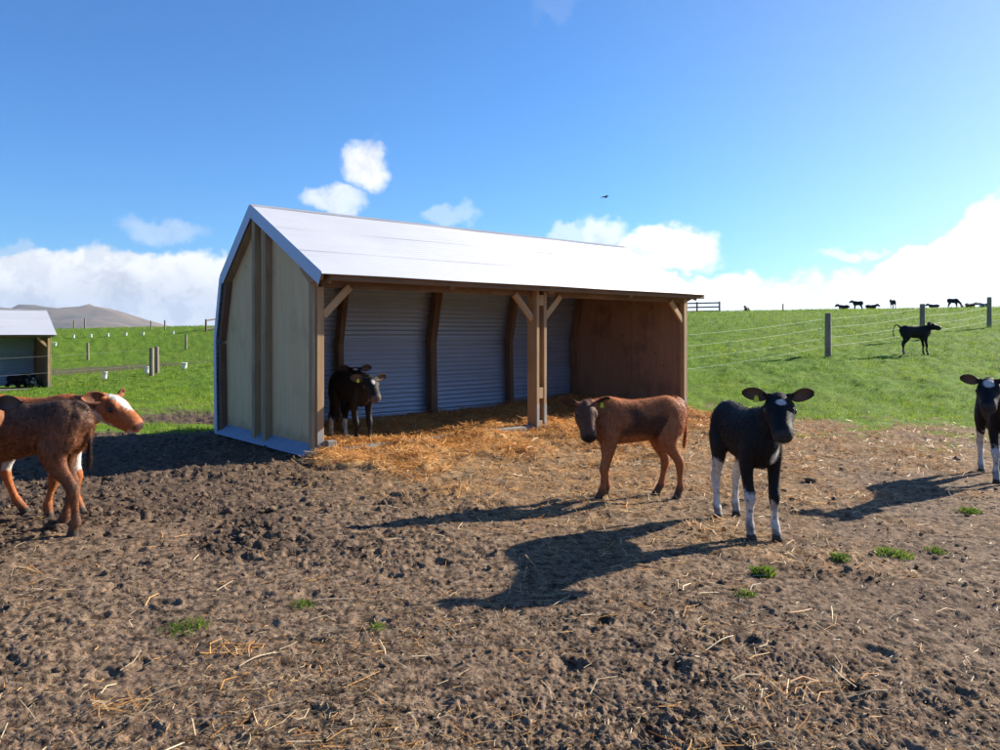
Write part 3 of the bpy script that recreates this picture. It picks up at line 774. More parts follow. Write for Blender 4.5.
    ob = bpy.data.objects.new('body_tmp', me); COL.objects.link(ob)
    md = ob.modifiers.new('r', 'REMESH'); md.mode = 'VOXEL'; md.voxel_size = voxel; md.use_smooth_shade = True
    sm = ob.modifiers.new('s', 'SMOOTH'); sm.factor = .5; sm.iterations = 5 if voxel < .015 else (2 if voxel < .02 else 1)
    dg = bpy.context.evaluated_depsgraph_get(); dg.update()
    bme = bpy.data.meshes.new_from_object(ob.evaluated_get(dg)); bme.name = 'body'
    bpy.data.objects.remove(ob, do_unlink=True); bpy.data.meshes.remove(me)
    nv = len(bme.vertices); co = np.empty(nv*3, np.float32); bme.vertices.foreach_get('co', co); co = co.reshape(-1, 3).astype(float)
    best = np.full(nv, 1e9); rid = np.zeros(nv, int); tt = np.zeros(nv)
    for k, (v, f, p, rad, t) in enumerate(L):
        for i in range(len(p)):
            d = np.linalg.norm(co-p[i], axis=1)/rad[i]; m = d < best
            best[m] = d[m]; rid[m] = k; tt[m] = t[i]
    rn = np.array(reg)[rid]
    if details:   # shaggy undulation of the coat
        nn = np.empty(nv*3, np.float32); bme.vertices.foreach_get('normal', nn); nn = nn.reshape(-1, 3)
        amp = np.where((rn == 'torso') | (rn == 'neck'), .0035, .0014)*shag
        co = co+nn*(n3(co, 26, 3)*amp)[:, None]; bme.vertices.foreach_set('co', co.astype(np.float32).ravel())
    q = (co-P)/HS; hc = np.c_[q@nd, q@side, q@upv]
    colr = paint(co, rn, tt, hc)
    strk = perlin(co[:, 0]*60+co[:, 2]*8, co[:, 1]*60+co[:, 2]*14, 77)+.7*perlin(co[:, 0]*22-co[:, 2]*9, co[:, 1]*22+co[:, 2]*11, 78); colr = colr*np.clip(1+strk*.30*(.5+.5*shag), .4, 1.7)[:, None]
    hoof = np.isin(rn, ['fl', 'fr', 'hl', 'hr']) & (co[:, 2] < .045) & (not lying)
    colr[hoof] = (.022, .018, .016)
    if not lying:      # mud splashed on the feet
        mudf = sst(.13-co[:, 2]+n3(co, 22, 8)*.07, 0, .08)[:, None]*.55; colr = colr*(1-mudf)+np.array([.07, .052, .04])*mudf
    at = bme.color_attributes.new('coat', 'FLOAT_COLOR', 'POINT'); at.data.foreach_set('color', np.c_[colr, np.ones(nv)].astype(np.float32).ravel())
    bme.materials.clear(); bme.materials.append(MATS['coat'])
    for p in bme.polygons: p.use_smooth = True
    body = link(bpy.data.objects.new('body', bme), root)
    # ears, eyes, ear tags
    if voxel < .023:
        ev, ef, eu = ear_mesh()
        for k, s in enumerate((1, -1)):
            ex = (side*s*.93-upv*.16-nd*.12+np.array([0, 0, earlift])); ex /= np.linalg.norm(ex)
            ez = upv*.35+nd*.85; ez -= ex*(ez@ex); ez /= np.linalg.norm(ez); ey = np.cross(ez, ex)
            vv = P+nd*.006+side*s*.070-upv*.030+ev@np.array([ex, ey, ez])
            oc_, ic_ = ear_cols
            half = len(ev)//2; cc = np.empty((len(ev), 3)); inn = np.sin(np.clip(eu, 0, 1)*np.pi)[:, None]*.8
            cc[:half] = np.array(oc_)*(1-inn)+np.array(ic_)*inn; cc[half:] = oc_
            ear_o = mesh_np('ear', vv, ef, 'coat', root, True, cc)
            if tag_ear == k or tag_ear == 2:
                bm = bmesh.new(); bevel_box(bm, (-.019, -.003, -.045), (.019, .003, .0), .007)
                for q_ in bm.verts:
                    if q_.co.z > -.02: q_.co.x *= .55
                to = bm_obj('ear_tag', bm, 'tag_yellow', ear_o)
                c0 = P+nd*.006+side*s*.070-upv*.03+ex*.07+ez*.012
                Mx = Matrix((Vector(side), Vector(np.cross([0, 0, 1.], side)/max(1e-6, np.linalg.norm(np.cross([0, 0, 1.], side)))), Vector((0, 0, 1)))).transposed().to_4x4(); Mx.translation = Vector(c0); to.matrix_local = Mx
            bm = bmesh.new(); bmesh.ops.create_uvsphere(bm, u_segments=10, v_segments=8, radius=.0195)
            eo = bm_obj('eye', bm, 'eye', root, True); eo.location = Vector(P+HS*(nd*.108+side*s*.0765-upv*.044))
    if hair:
        nf = len(bme.polygons); ce = np.empty(nf*3, np.float32); bme.polygons.foreach_get('center', ce); ce = ce.reshape(-1, 3)
        no = np.empty(nf*3, np.float32); bme.polygons.foreach_get('normal', no); no = no.reshape(-1, 3)
        vi = np.empty(nf, np.int32); bme.polygons.foreach_get('loop_start', vi); lv = np.empty(len(bme.loops), np.int32); bme.loops.foreach_get('vertex_index', lv); fv = lv[vi]
        pick = rng.integers(0, nf, hair); c = ce[pick]+rng.normal(0, .004, (hair, 3)); n_ = no[pick]
        flow = np.where(np.isin(rn[fv[pick]], ['torso', 'neck'])[:, None], [[-1., 0, -.35]], [[-.15, 0, -1.]])
        flow = flow-n_*np.sum(flow*n_, 1)[:, None]+rng.normal(0, .35, (hair, 3))
        ln = rng.uniform(.007, .019, hair)*(.6+.5*shag)*np.where(np.isin(rn[fv[pick]], ['torso', 'neck', 'tail']), 1., .55)*np.where(co[fv[pick], 2] < .06, .1, 1)
        d = flow/np.linalg.norm(flow, axis=1)[:, None]*.86+n_*.5; tip = c+d*ln[:, None]
        sd_ = np.cross(d, n_); sd_ /= np.maximum(np.linalg.norm(sd_, axis=1), 1e-5)[:, None]; sd_ *= .0013
        vv = np.stack([c-n_*.003-sd_, c-n_*.003+sd_, tip], 1).reshape(-1, 3); ff = np.arange(hair*3).reshape(-1, 3)
        cc = np.repeat(colr[fv[pick]]*rng.uniform(.7, 1.35, (hair, 1)), 3, 0)
        ho = mesh_np('coat_hair', vv, ff, 'coat_hair', root, False, cc); ho['kind'] = 'stuff'
    tag(root, label, cat, group)
    return root

# coats: patches of hair colour, plus a painted sunlit back on the red calf
def mixc(a, b, m): return a*(1-m[:, None])+np.asarray(b)*m[:, None]
BLK = np.array([.006, .0055, .007]); WHT = np.array([.52, .49, .45])
def star(c, hc, rn, a0, aw, lw, col=WHT, seed=1, up0=-.03):
    m = (rn == 'head')*sst(1-((hc[:, 0]-a0)/aw)**2-(hc[:, 1]/lw)**2+n3(hc, 30, seed)*.35+n3(hc, 110, seed)*.3, -.05, .35)*(hc[:, 2] > up0)
    return mixc(c, col, m)
def muzzle(c, hc, rn, col, a=.262):
    return mixc(c, col, (rn == 'head')*sst(hc[:, 0], a, a+.02))
def paint_black(legs=dict(fl=.55, fr=.55, hl=.35, hr=.35), st=(.10, .04, .03), chest=0., rump=0., seed=1, brown=.0, nose=(.03, .027, .028), belly=0.):
    def f(p, rn, t, hc):
        c = np.tile(BLK, (len(p), 1)); c = mixc(c, (.016, .009, .006), np.clip(n3(p, 3, seed)*.9+brown, 0, .7))
        for k, th in legs.items():
            z = .70*(1-th) if th < 1.5 else -1
            m = (rn == k)*sst(z-p[:, 2]+n3(p, 16, seed+3)*.07+n3(p, 60, seed+4)*.03, -.015, .03); c = mixc(c, WHT, m)
            c = mixc(c, (.16, .12, .085), m*sst(n3(p, 14, seed+6)+.25*(.3-p[:, 2]), .05, .6)*.6)
            # dark flecks in the white
            c = mixc(c, (.06, .055, .06), m*sst(n3(p, 34, seed+9), .32, .6)*.75*(k[0] == 'f'))
        if chest: c = mixc(c, WHT, sst(1-((p[:, 0]-.42)/.12)**2-((p[:, 2]-.56)/chest)**2-((p[:, 1]-.055)/.05)**2+n3(p, 12, seed)*.5, 0, .4))
        if rump: c = mixc(c, WHT, sst(1-((p[:, 0]+.36)/.09)**2-((p[:, 2]-.90)/.08)**2-((p[:, 1]-rump)/.09)**2+n3(p, 12, seed)*.4, 0, .4))
        if belly: c = mixc(c, WHT, (rn == 'torso')*sst(.50-p[:, 2]+n3(p, 9, seed)*.04, 0, .03)*belly)
        if st: c = star(c, hc, rn, *st, seed=seed)
        return muzzle(c, hc, rn, nose)
    return f
def paint_roan(p, rn, t, hc):           # grey-brown back shading into a rusty flank
    c = np.tile(np.array([.19, .076, .035]), (len(p), 1))
    c = mixc(c, (.10, .068, .054), sst(p[:, 2]+n3(p, 7, 4)*.06, .62, .95)*(rn != 'head'))
    c = mixc(c, (.36, .15, .06), (rn == 'torso')*sst(.60-p[:, 2]+n3(p, 8, 2)*.05, 0, .10)*.7)
    c = mixc(c, (.11, .066, .048), np.isin(rn, ['hl', 'hr', 'fl', 'fr'])*sst(n3(p, 9, 6), .05, .5)*.7)
    c = mixc(c, (.028, .018, .015), (rn == 'tail')*sst(t, .0, .35))
    return muzzle(c, hc, rn, (.045, .03, .026))
def paint_redwhite(p, rn, t, hc):
    c = np.tile(np.array([.34, .11, .034]), (len(p), 1))
    c = mixc(c, (.085, .035, .02), (rn == 'neck')*sst(n3(p, 6, 3)+.5, 0, .5)*.85)
    c = mixc(c, (.09, .035, .02), (rn == 'head')*sst(1-((hc[:, 0]-.10)/.06)**2-((np.abs(hc[:, 1])-.07)/.04)**2-((hc[:, 2]+.04)/.04)**2, 0, .6)*.7)
    c = mixc(c, WHT, np.isin(rn, ['neck', 'head'])*sst(-.12-hc[:, 2]+n3(hc, 20, 3)*.02, 0, .02)*sst(hc[:, 0], .0, .04)*(hc[:, 0] < .2))
    c = mixc(c, WHT, (rn == 'neck')*sst(.80-p[:, 2]+n3(p, 12, 6)*.05, 0, .04)*(p[:, 0] > .3))
    c = star(c, hc, rn, .09, .11, .05, seed=5)
    for k in ('hl', 'hr', 'fl', 'fr'): c = mixc(c, WHT, (rn == k)*sst(1-((p[:, 2]-.42)/.10)**2+n3(p, 14, 2)*.5, 0, .35))
    c = mixc(c, WHT, (rn == 'torso')*sst(.52-p[:, 2]+n3(p, 9, 2)*.04, 0, .03))
    c = mixc(c, WHT, (rn == 'head')*sst(hc[:, 0], .262, .285)*sst(-.06-hc[:, 2], 0, .02)*.85)
    return mixc(c, (.06, .03, .025), (rn == 'head')*sst(hc[:, 0], .282, .30)*sst(hc[:, 2]+.065, 0, .02))
def paint_red(p, rn, t, hc):
    c = np.tile(np.array([.32, .112, .042]), (len(p), 1))
    c = mixc(c, (.055, .024, .016), (rn == 'torso')*sst(n3(p, 5, 11)+.15, 0, .5)*sst(.92-p[:, 2], .02, .12)*.85)
    c = mixc(c, (.46, .18, .065), sst(p[:, 2]+n3(p, 8, 4)*.05, .83, .92)*np.isin(rn, ['torso', 'neck']))  # sunlit orange rim along the back, painted into the coat
    c = mixc(c, (.075, .036, .024), (rn == 'head')*.85)
    c = mixc(c, (.06, .03, .02), np.isin(rn, ['fl', 'fr', 'hl', 'hr'])*sst(.13-p[:, 2], 0, .06)*.8)
    c = mixc(c, (.42, .27, .18), (rn == 'head')*sst(1-((hc[:, 0]-.24)/.075)**2+n3(hc, 20, 2)*.3, 0, .4)*sst(hc[:, 1]-.018+n3(hc, 40, 3)*.012, 0, .03)*.7)
    return muzzle(c, hc, rn, (.018, .014, .013), .262)
def paint_far(p, rn, t, hc): return np.tile(BLK, (len(p), 1))
def paint_farwhite(p, rn, t, hc): return mixc(np.tile(BLK, (len(p), 1)), WHT, sst(n3(p, 4, 2), .05, .2))

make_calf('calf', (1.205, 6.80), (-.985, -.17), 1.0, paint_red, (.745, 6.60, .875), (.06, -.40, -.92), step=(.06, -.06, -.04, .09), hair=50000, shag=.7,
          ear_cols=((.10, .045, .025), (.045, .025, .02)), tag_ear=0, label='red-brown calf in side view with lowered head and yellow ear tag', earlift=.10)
make_calf('calf', (1.83, 5.76), (.09, -1), 1.03, paint_black(dict(fl=.64, fr=.54, hl=.35, hr=.34), (.088, .022, .032), .12, .05, 2), (1.875, 5.17, 1.065), (-.13, -.63, -.76), shag=.3,
          step=(.02, .0, -.06, .03), hair=30000, tag_ear=1, label='black calf with four white legs and white forehead spot, facing the camera', earlift=.05)
make_calf('calf', (5.02, 7.76), (-.38, -1), 1.02, paint_black(dict(fl=.55, fr=.50, hl=.42, hr=.40), (.07, .045, .042), .12, 0, 5), (4.53, 7.14, 1.045), (-.36, -.56, -.74), shag=.3,
          step=(.0, .03, 0, .04), hair=22000, label='black calf with white face blaze, cut off by the right picture edge', earlift=.06)
make_calf('calf', (-3.475, 5.60), (-1, -.02), 1.08, paint_roan, (-4.05, 5.55, 1.12), (-.85, -.2, -.5), shag=1.7, step=(.05, -.04, -.08, .12), hair=60000,
          ear_cols=((.06, .035, .028), (.03, .02, .018)), label='shaggy grey-brown calf seen from the side at left, its head outside the picture', belly=-.02)
make_calf('calf', (-3.74, 6.14), (1, .03), 1.08, paint_redwhite, (-3.07, 6.08, .985), (.78, -.14, -.66), step=(.0, -.15, .22, .08), hair=26000,
          ear_cols=((.26, .09, .03), (.09, .04, .03)), label='red calf with white forehead blaze looking right from behind the shaggy brown calf', earlift=.10)
make_calf('calf', (-4.07, 4.93), (1, .05), 1.03, paint_roan, (-3.315, 4.98, 1.035), (-.30, -.75, -.58), hair=12000,
          ear_cols=((.022, .016, .014), (.10, .08, .07)), label='brown calf of which only one dark ear and cheek show at the left edge', earlift=.08)
make_calf('calf', (-1.93, 9.97), (.62, -.78), 1.04, paint_black(dict(fl=.9, fr=.9, hl=.62, hr=.62), (.10, .035, .022), 0, 0, 7, nose=(.09, .065, .056)), (-1.585, 9.40, .935), (.38, -.62, -.72),
          step=(.05, .0, .03, -.03), hair=9000, tag_ear=1, ground=.03, label='black calf with yellow ear tag standing on straw inside the near shed', earlift=.05)
make_calf('calf', (-2.24, 11.42), (.22, -1), 1.0, paint_black(dict(fl=.6, fr=.6), (.06, .03, .03), 0, 0, 9), (-2.05, 10.92, .985), (.1, -.7, -.7), ground=.03,
          voxel=.016, label='black calf hidden in the near shed behind the tagged one, only head top showing', earlift=.05)
make_calf('calf', (11.75, 21.8), (1, -.08), .92, paint_black(dict(fl=.9, fr=.9, hl=.88, hr=.88), None, 0, 0, 3, belly=.8), (12.13, 21.70, g1(11.75, 21.8)+.90), (.90, -.30, -.42), tail='up',
          step=(-.02, .03, .05, -.06), voxel=.016, label='small black calf with arched tail standing on the grass beside the fence', earlift=.15)
# far cattle on the skyline
def far(px, d, hd, label, scale=1., **kw):
    x, y = px_xy(px, d); kw.setdefault('paint', paint_far); pt = kw.pop('paint')
    make_calf('calf', (x, y), hd, scale*1.08, pt, voxel=.024, details=False, label=label, group='cattle far off on the skyline', **kw)
far(858, 76, (-1, .1), 'far black calf standing in profile on the skyline, facing left')
far(893, 76, (.15, 1), 'far black calf seen end-on on the skyline, left of the second fence post', 1.05)
far(953, 75, (1, -.2), 'far black calf grazing with head down on the skyline', 1.05, graze=True)
far(844, 74, (-1, 0), 'far black calf lying left of the standing skyline calf', 1.0, lying=True)
far(871, 74.5, (1, 0), 'far black calf lying right of the standing skyline calf', 1.0, lying=True)
far(934, 75, (-1, .2), 'far black calf lying just left of the grazing one on the skyline', .9, lying=True)
far(970, 75, (1, .1), 'far black calf lying just right of the grazing one on the skyline', 1.0, lying=True)
far(985, 76, (-1, .3), 'far dark calf lying behind the rightmost fence post on the skyline', 1.0, lying=True, paint=paint_farwhite)
far(747, 71, (-.6, -.8), 'far black calf lying alone on the crest right of the shed', .85, lying=True)
sx, sy = -19.3, 30.9
make_calf('calf', (-19.55, 31.1), (1, -.3), .95, paint_far, voxel=.022, details=False, lying=True, ground=-.72, label='black calf lying in the shade inside the farther shed')
make_calf('calf', (-18.95, 31.25), (.5, -.85), .85, paint_farwhite, voxel=.022, details=False, lying=True, ground=-.72, label='black and white calf lying inside the farther shed')

# a bird high in the sky
def bird():
    root = empty('bird', (5.75, 42.0, CAMH+(HZ-197)/FPX*42)); root.rotation_euler = (0, 0, R(25))
    v, f, *_ = loft([(-.16, 0, .01), (-.08, 0, .0), (.04, 0, 0), (.12, 0, .012), (.165, 0, .01)], [.012, .035, .045, .028, .008], [.03, .035, .042, .026, .008], (0, 1, 0), 10, 3)
    me = bpy.data.meshes.new('body'); me.from_pydata([tuple(q) for q in v], [], f); me.materials.append(MATS['bird_feather']); link(bpy.data.objects.new('body', me), root)
    for s in (-1, 1):
        bm = bmesh.new(); pr = [(.03, .02, .07, -.06), (.16, .055, .065, -.045), (.30, .04, .04, -.04), (.40, .01, -.01, -.035)]
        rows = [[bm.verts.new((a, s*y, z+.006)) for a in (x0, (x0+x1)/2, x1)]+[bm.verts.new((a, s*y, z-.006)) for a in (x1, (x0+x1)/2, x0)] for y, z, x0, x1 in pr]
        for a, b in zip(rows[:-1], rows[1:]):
            for k in range(6): bm.faces.new((a[k], a[(k+1) % 6], b[(k+1) % 6], b[k]))
        bm.faces.new(rows[0]); bm.faces.new(rows[-1]); bm_obj('wing', bm, 'bird_feather', root)
    tag(root, 'tiny dark bird gliding in the blue sky above the shed roof', 'bird')
bird()

# ------------------------------------------------------------------ grass
def blades(n, x, y, h, wd, cols, base_z, lean=.45):
    a = rng.uniform(0, 2*np.pi, n); b = rng.uniform(0, 2*np.pi, n); k = rng.uniform(.1, lean, n)*h
    bx = np.cos(a)*wd/2; by = np.sin(a)*wd/2; tx = np.cos(b)*k; ty = np.sin(b)*k
    v = np.stack([np.c_[x-bx, y-by, base_z-.01], np.c_[x+bx, y+by, base_z-.01], np.c_[x+tx+bx*.5, y+ty+by*.5, base_z+h*.62], np.c_[x+tx*2.1, y+ty*2.1, base_z+h]], 1).reshape(-1, 3)
    i = np.arange(n)[:, None]*4
    f = np.concatenate([i+np.array([[0, 1, 2]]), i+np.array([[0, 2, 3]])])
    return v, f, np.repeat(cols, 4, 0)
def grass():
    N = 350000; r = np.exp(rng.uniform(np.log(7.2), np.log(92), N)); th = rng.uniform(R(-41), R(41), N)
    x = r*np.sin(th); y = r*np.cos(th); gr, st, cl = cover(x, y)
    u, v_ = shed_uv(x, y); hid = (u > 0)*(u < SL)*(v_ < -.1)*(v_ > -SD)
    clump = fbm(x*1.1, y*1.1, 101, 3); cl2 = fbm(x*.23, y*.23, 104, 3)
    keep = (rng.uniform(0, 1, N) < gr*np.clip(.62+clump*.7, .12, 1))*(~hid.astype(bool))
    # the lee of the shed from behind is never seen
    x, y, r, clump, cl2 = (q[keep] for q in (x, y, r, clump, cl2)); n = len(x)
    far_ = np.clip(r/16, .8, 4.2)
    h = rng.uniform(.025, .065, n)*(1+.5*np.clip(clump, -.5, 1))*far_**.55
    wd = .006*far_**.95*rng.uniform(.7, 1.4, n)*1.3
    g = np.clip(.5+cl2*.75+clump*.35+rng.normal(0, .2, n), 0, 1)[:, None]
    col = np.array([.060, .145, .006])*(1-g)+np.array([.215, .315, .016])*g
    dry = rng.uniform(0, 1, n) < .05+.12*sst(cl2, .1, .6); col[dry] = np.array([.30, .26, .10])
    vv, ff, cc = blades(n, x, y, h, wd, col, surf(x, y))
    o = mesh_np('pasture_grass', vv, ff, 'grass_blade', None, False, cc, 'tint'); o['kind'] = 'stuff'
    tag(o, 'short bright green pasture grass covering the slopes', 'grass')
grass()
def tuft(x, y, rad, n, hmax, label, dens=(.07, .16, .012)):
    q = rng.normal(0, rad*.42, (n, 2)); q *= np.minimum(1, rad*.85/np.maximum(np.hypot(q[:, 0], q[:, 1]), 1e-5))[:, None]; h = rng.uniform(.35, 1, n)*hmax*np.exp(-(np.hypot(q[:, 0], q[:, 1])/rad)**2*.6)
    g = rng.uniform(0, 1, (n, 1)); col = np.array(dens)*(1-g)+np.array([.13, .22, .022])*g; dr = rng.uniform(0, 1, n) < .2; col[dr] = (.26, .2, .09)
    z = surf(q[:, 0]+x, q[:, 1]+y)
    vv, ff, cc = blades(n, q[:, 0], q[:, 1], h, rng.uniform(.003, .006, n), col, z, .6)
    o = mesh_np('grass_tuft', vv, ff, 'grass_blade', None, False, cc, 'tint'); o.location = (x, y, 0)
    tag(o, label, 'grass tuft', 'grass tufts in the mud')
def gpx(px, py): d = CAMH*FPX/(py-HZ); return (px-500)/FPX*d, d
for px, py, rad, n, h, lab in ((763, 575, .075, 260, .075, 'bright green grass tuft in mud below the white-legged black calf'),
                               (840, 564, .07, 160, .05, 'small grass tuft between the brightest tuft and the wide one'),
                               (893, 557, .14, 340, .055, 'wide loose grass tuft below the calf at the right edge'),
                               (936, 552, .07, 110, .045, 'faint grass tuft nearest the right edge of the mud'),
                               (186, 628, .15, 260, .04, 'dark flattened grass tuft in the left foreground mud'),
                               (304, 606, .08, 130, .035, 'small grass tuft in mud right of the dark flattened one'),
                               (378, 629, .06, 90, .035, 'tiny grass tuft in the middle of the foreground mud'),
                               (970, 513, .10, 280, .05, 'loose grass tuft beside the shadow of the right-hand calf'),
                               (745, 598, .07, 130, .03, 'thin low grass tuft just below the brightest tuft')):
    tuft(*gpx(px, py), rad, n, h, lab)

# ------------------------------------------------------------------ loose clods of mud
def clods():
    bm = bmesh.new(); bmesh.ops.create_icosphere(bm, subdivisions=1, radius=1); bv = np.array([q.co[:] for q in bm.verts])
    bf = np.array([[q.index for q in f.verts] for f in bm.faces]); bm.free()
    N = 36000; r = np.exp(rng.uniform(np.log(2.3), np.log(13), N)); th = rng.uniform(R(-41), R(41), N); x = r*np.sin(th); y = r*np.cos(th)
    gr, st, cl = cover(x, y); patch = sst(fbm(x*1.1, y*1.1, 140, 3), -.3, .6)
    keep = rng.uniform(0, 1, N) < (.06+.24*patch+.25*cl)*(1-gr)*(1-.85*st); x, y, cl, r = x[keep], y[keep], cl[keep], r[keep]; n = len(x)
    size = .0055*np.exp(rng.normal(0, .5, n))*(1+.7*cl)*np.clip(r/4, .8, 1.5)
    a = rng.uniform(0, 2*np.pi, n); sc = rng.uniform(.6, 1.35, (n, 1, 3))*size[:, None, None]
    v = bv[None]*(1+rng.normal(0, .33, (n, len(bv), 1)))*sc; v[..., 2] *= .62
    v = np.stack([v[..., 0]*np.cos(a)[:, None]-v[..., 1]*np.sin(a)[:, None], v[..., 0]*np.sin(a)[:, None]+v[..., 1]*np.cos(a)[:, None], v[..., 2]], -1)
    v += np.stack([x, y, surf(x, y)+size*.25], -1)[:, None]
    f = (bf[None]+np.arange(n)[:, None, None]*len(bv)).reshape(-1, 3)
    o = mesh_np('mud_clods', v.reshape(-1, 3), f, 'ground', None, False, np.tile([0, 0, .5], (n*len(bv), 1)), 'cover'); o['kind'] = 'stuff'
    tag(o, 'small loose clods of dried mud over the trodden ground', 'mud')
clods()

# ------------------------------------------------------------------ straw
def stalks(x, y, ln, wd, tilt, lift, tint, bend=.35):
    n = len(x); a = rng.uniform(0, 2*np.pi, n); t = rng.normal(0, tilt, n); z = surf(x, y)+lift
    d = np.c_[np.cos(a)*np.cos(t), np.sin(a)*np.cos(t), np.abs(np.sin(t))]
    s = np.c_[-np.sin(a), np.cos(a), 0*a]; up = rng.normal(0, .5, n)[:, None]; s = s+up*np.array([0, 0, 1.]); s /= np.linalg.norm(s, axis=1)[:, None]
    c = np.c_[x, y, z]; k = rng.normal(0, bend, n)[:, None]*ln[:, None]*.5*s
    L2 = ln[:, None]/2*d; p = [c-L2*1.0+np.abs(L2)*[0, 0, .0], c+k*.5, c+L2+k*0]
    p[0][:, 2] = np.maximum(p[0][:, 2], z-.012); w_ = s*wd[:, None]/2
    v = np.stack([p[0]-w_, p[0]+w_, p[1]-w_, p[1]+w_, p[2]-w_*.8, p[2]+w_*.8], 1).reshape(-1, 3)
    i = np.arange(n)[:, None]*6
    f = np.concatenate([i+np.array([[0, 1, 3, 2]]), i+np.array([[2, 3, 5, 4]])])
    return v, f, np.repeat(tint, 6, 0)
def straw_tint(n, gold):
    g = rng.uniform(0, 1, (n, 1)); c = np.array([.42, .18, .045])*(1-g)+np.array([.82, .47, .17])*g
    pale = np.array([.58, .46, .29])*(.40+.85*rng.uniform(0, 1, (n, 1)))
    return np.where(rng.uniform(0, 1, (n, 1)) < gold[:, None], c, pale)
def straw_bed():
    N = 300000; u = rng.uniform(-1.5, 11.5, N); v = rng.uniform(-SD+.1, 6.5, N)
    x = P0[0]+u*AX[0]+v*NX[0]; y = P0[1]+u*AX[1]+v*NX[1]; gr, st, cl = cover(x, y)
    clp = sst(fbm(x*2.4, y*2.4, 130, 3), -.55, .35); keep = rng.uniform(0, 1, N) < st**1.02*np.where(v < -.6, .42, .95)*(.25+.75*clp); x, y, st = x[keep], y[keep], st[keep]; n = len(x)
    vv, ff, cc = stalks(x, y, rng.uniform(.05, .20, n), rng.uniform(.0035, .009, n)*(.62+.38*st), .32, rng.uniform(.002, .06, n)*st, straw_tint(n, .35+.6*st))
    o = mesh_np('straw_bedding', vv, ff, 'straw_stalk', None, False, cc, 'tint'); o['kind'] = 'stuff'
    tag(o, 'golden straw bedding in and in front of the near shed', 'straw')
    # thinner litter over the trodden mud
    N = 170000; r = np.exp(rng.uniform(np.log(2.3), np.log(14), N)); th = rng.uniform(R(-40), R(40), N); x = r*np.sin(th); y = r*np.cos(th)
    gr, st, cl = cover(x, y); patch = sst(fbm(x*.8, y*.8, 120, 3), -.5, .6)
    keep = rng.uniform(0, 1, N) < (.16+.40*patch)*(1-gr)*(1-.5*cl); x, y = x[keep], y[keep]; n = len(x)
    big = rng.uniform(0, 1, n) < .028
    ln = np.where(big, rng.uniform(.09, .2, n), rng.uniform(.012, .06, n)); wd = np.where(big, rng.uniform(.003, .005, n), rng.uniform(.0012, .0032, n))
    tn = straw_tint(n, np.full(n, .35)); old = rng.uniform(0, 1, (n, 1)); tn = np.where((old < .5) & ~big[:, None], tn*np.array([.38, .34, .30])*rng.uniform(.35, 1.1, (n, 1)), tn)
    vv, ff, cc = stalks(x, y, ln, wd, .16, rng.uniform(.001, .010, n), tn)
    o = mesh_np('straw_litter', vv, ff, 'straw_stalk', None, False, cc, 'tint'); o['kind'] = 'stuff'
    tag(o, 'scattered straw stalks trodden into the brown mud', 'straw')
straw_bed()
def wisp(px, py, n, rad, ln0, label, pale=.35):
    x0, y0 = gpx(px, py); q = np.clip(rng.normal(0, 1, (n, 2)), -1.6, 1.6)*np.array([rad*1.3, rad*.6])
    vv, ff, cc = stalks(q[:, 0]+x0, q[:, 1]+y0, rng.uniform(.6, 1.2, n)*ln0, rng.uniform(.003, .006, n), .18, rng.uniform(.004, .02, n), straw_tint(n, np.full(n, 1-pale)), .8)
    vv = vv-np.array([x0, y0, 0]); o = mesh_np('straw_wisp', vv, ff, 'straw_stalk', None, False, cc, 'tint'); o.location = (x0, y0, 0)
    tag(o, label, 'straw wisp', 'loose wisps of straw')
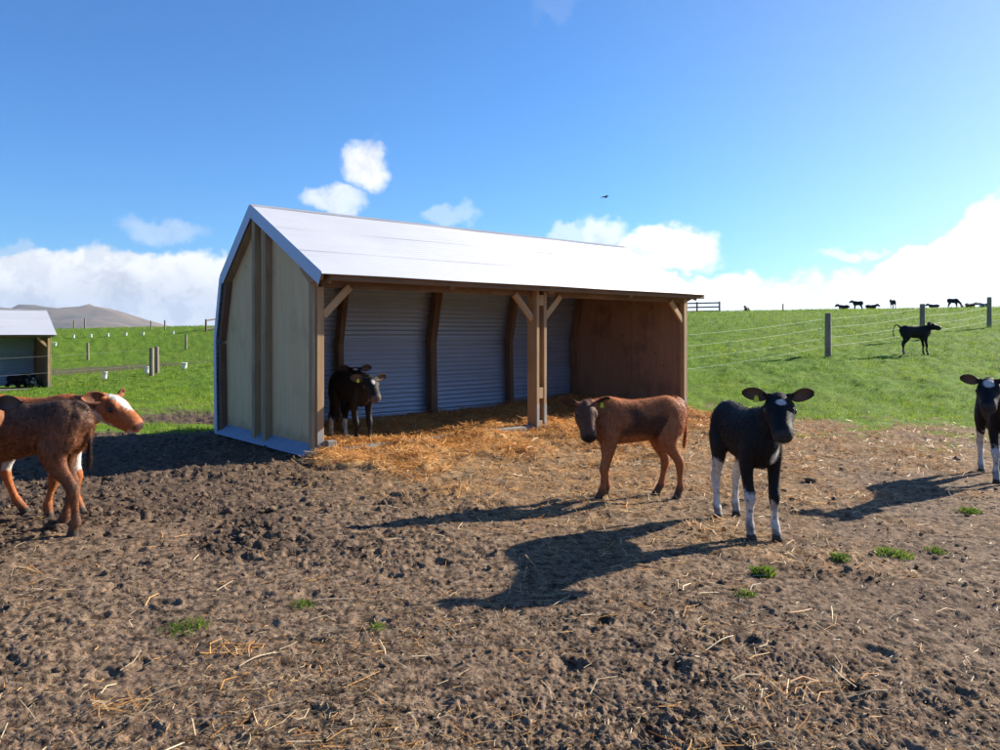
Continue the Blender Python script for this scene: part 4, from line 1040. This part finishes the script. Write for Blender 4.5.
for a in ((818, 694, 46, .13, .16, 'tangled golden straw wisp at the bottom right of the mud'), (120, 708, 30, .055, .16, 'loose straw wisp at the bottom left of the mud'),
          (240, 648, 28, .055, .13, 'small straw wisp beside the dark flattened grass tuft'), (715, 640, 10, .03, .16, 'few pale straw stalks under the brightest grass tuft'),
          (25, 572, 20, .05, .13, 'small straw wisp at the left edge below the brown calves')):
    wisp(*a)
# a few large pale stalks lying singly
for k, (px, py, ln, rot, lab) in enumerate(((748, 616, .20, .2, 'pale straw stalk lying below the brightest grass tuft'), (719, 645, .24, .5, 'long pale straw stalk in the centre of the right foreground'),
                              (258, 660, .20, .75, 'pale straw stalk lying right of the dark grass tuft'), (335, 602, .22, .3, 'pale straw stalk pointing at the small grass tuft'),
                              (432, 657, .20, .35, 'pale straw stalk in the middle foreground mud'), (965, 555, .16, 1.4, 'upright-looking pale straw stalk near the right edge'),
                              (678, 590, .15, 1.3, 'short pale straw stalk left of the brightest grass tuft'), (868, 697, .17, .1, 'pale straw stalk just right of the golden wisp'))):
    x, y = gpx(px, py); t = np.linspace(-.5, .5, 6)[:, None]; d = np.array([[math.cos(rot), math.sin(rot)*1.6, 0]]); d /= np.linalg.norm(d)
    p = t*ln*d; p[:, 2] = surf(p[:, 0]+x, p[:, 1]+y).max()+.004+.01*np.sin(t[:, 0]*4+k)
    v, f = tube_mesh(p, .0032, 6); o = mesh_np('straw_stalk', v, f, 'straw_stalk', None, True, np.tile([.58, .47, .32], (len(v), 1)), 'tint'); o.location = (x, y, 0)
    tag(o, lab, 'straw', 'single straw stalks')

# ------------------------------------------------------------------ the air: a closed box round camera, ground and hills
bm = bmesh.new(); bevel_box(bm, (-17000, -16000, -18), (17000, 16000, 620), 0)
hz_m = bpy.data.materials.new('haze'); hz_m.use_nodes = True; ht = NT(hz_m.node_tree); ht.n.clear()
pv = ht.new('ShaderNodeVolumePrincipled'); pv.inputs['Density'].default_value = 3.6e-5; pv.inputs['Color'].default_value = (.62, .78, 1, 1); pv.inputs['Anisotropy'].default_value = .2
ho = ht.new('ShaderNodeOutputMaterial'); ht.l.new(pv.outputs[0], ho.inputs['Volume']); MATS['haze'] = hz_m
hzo = bm_obj('haze', bm, 'haze'); hzo['kind'] = 'stuff'
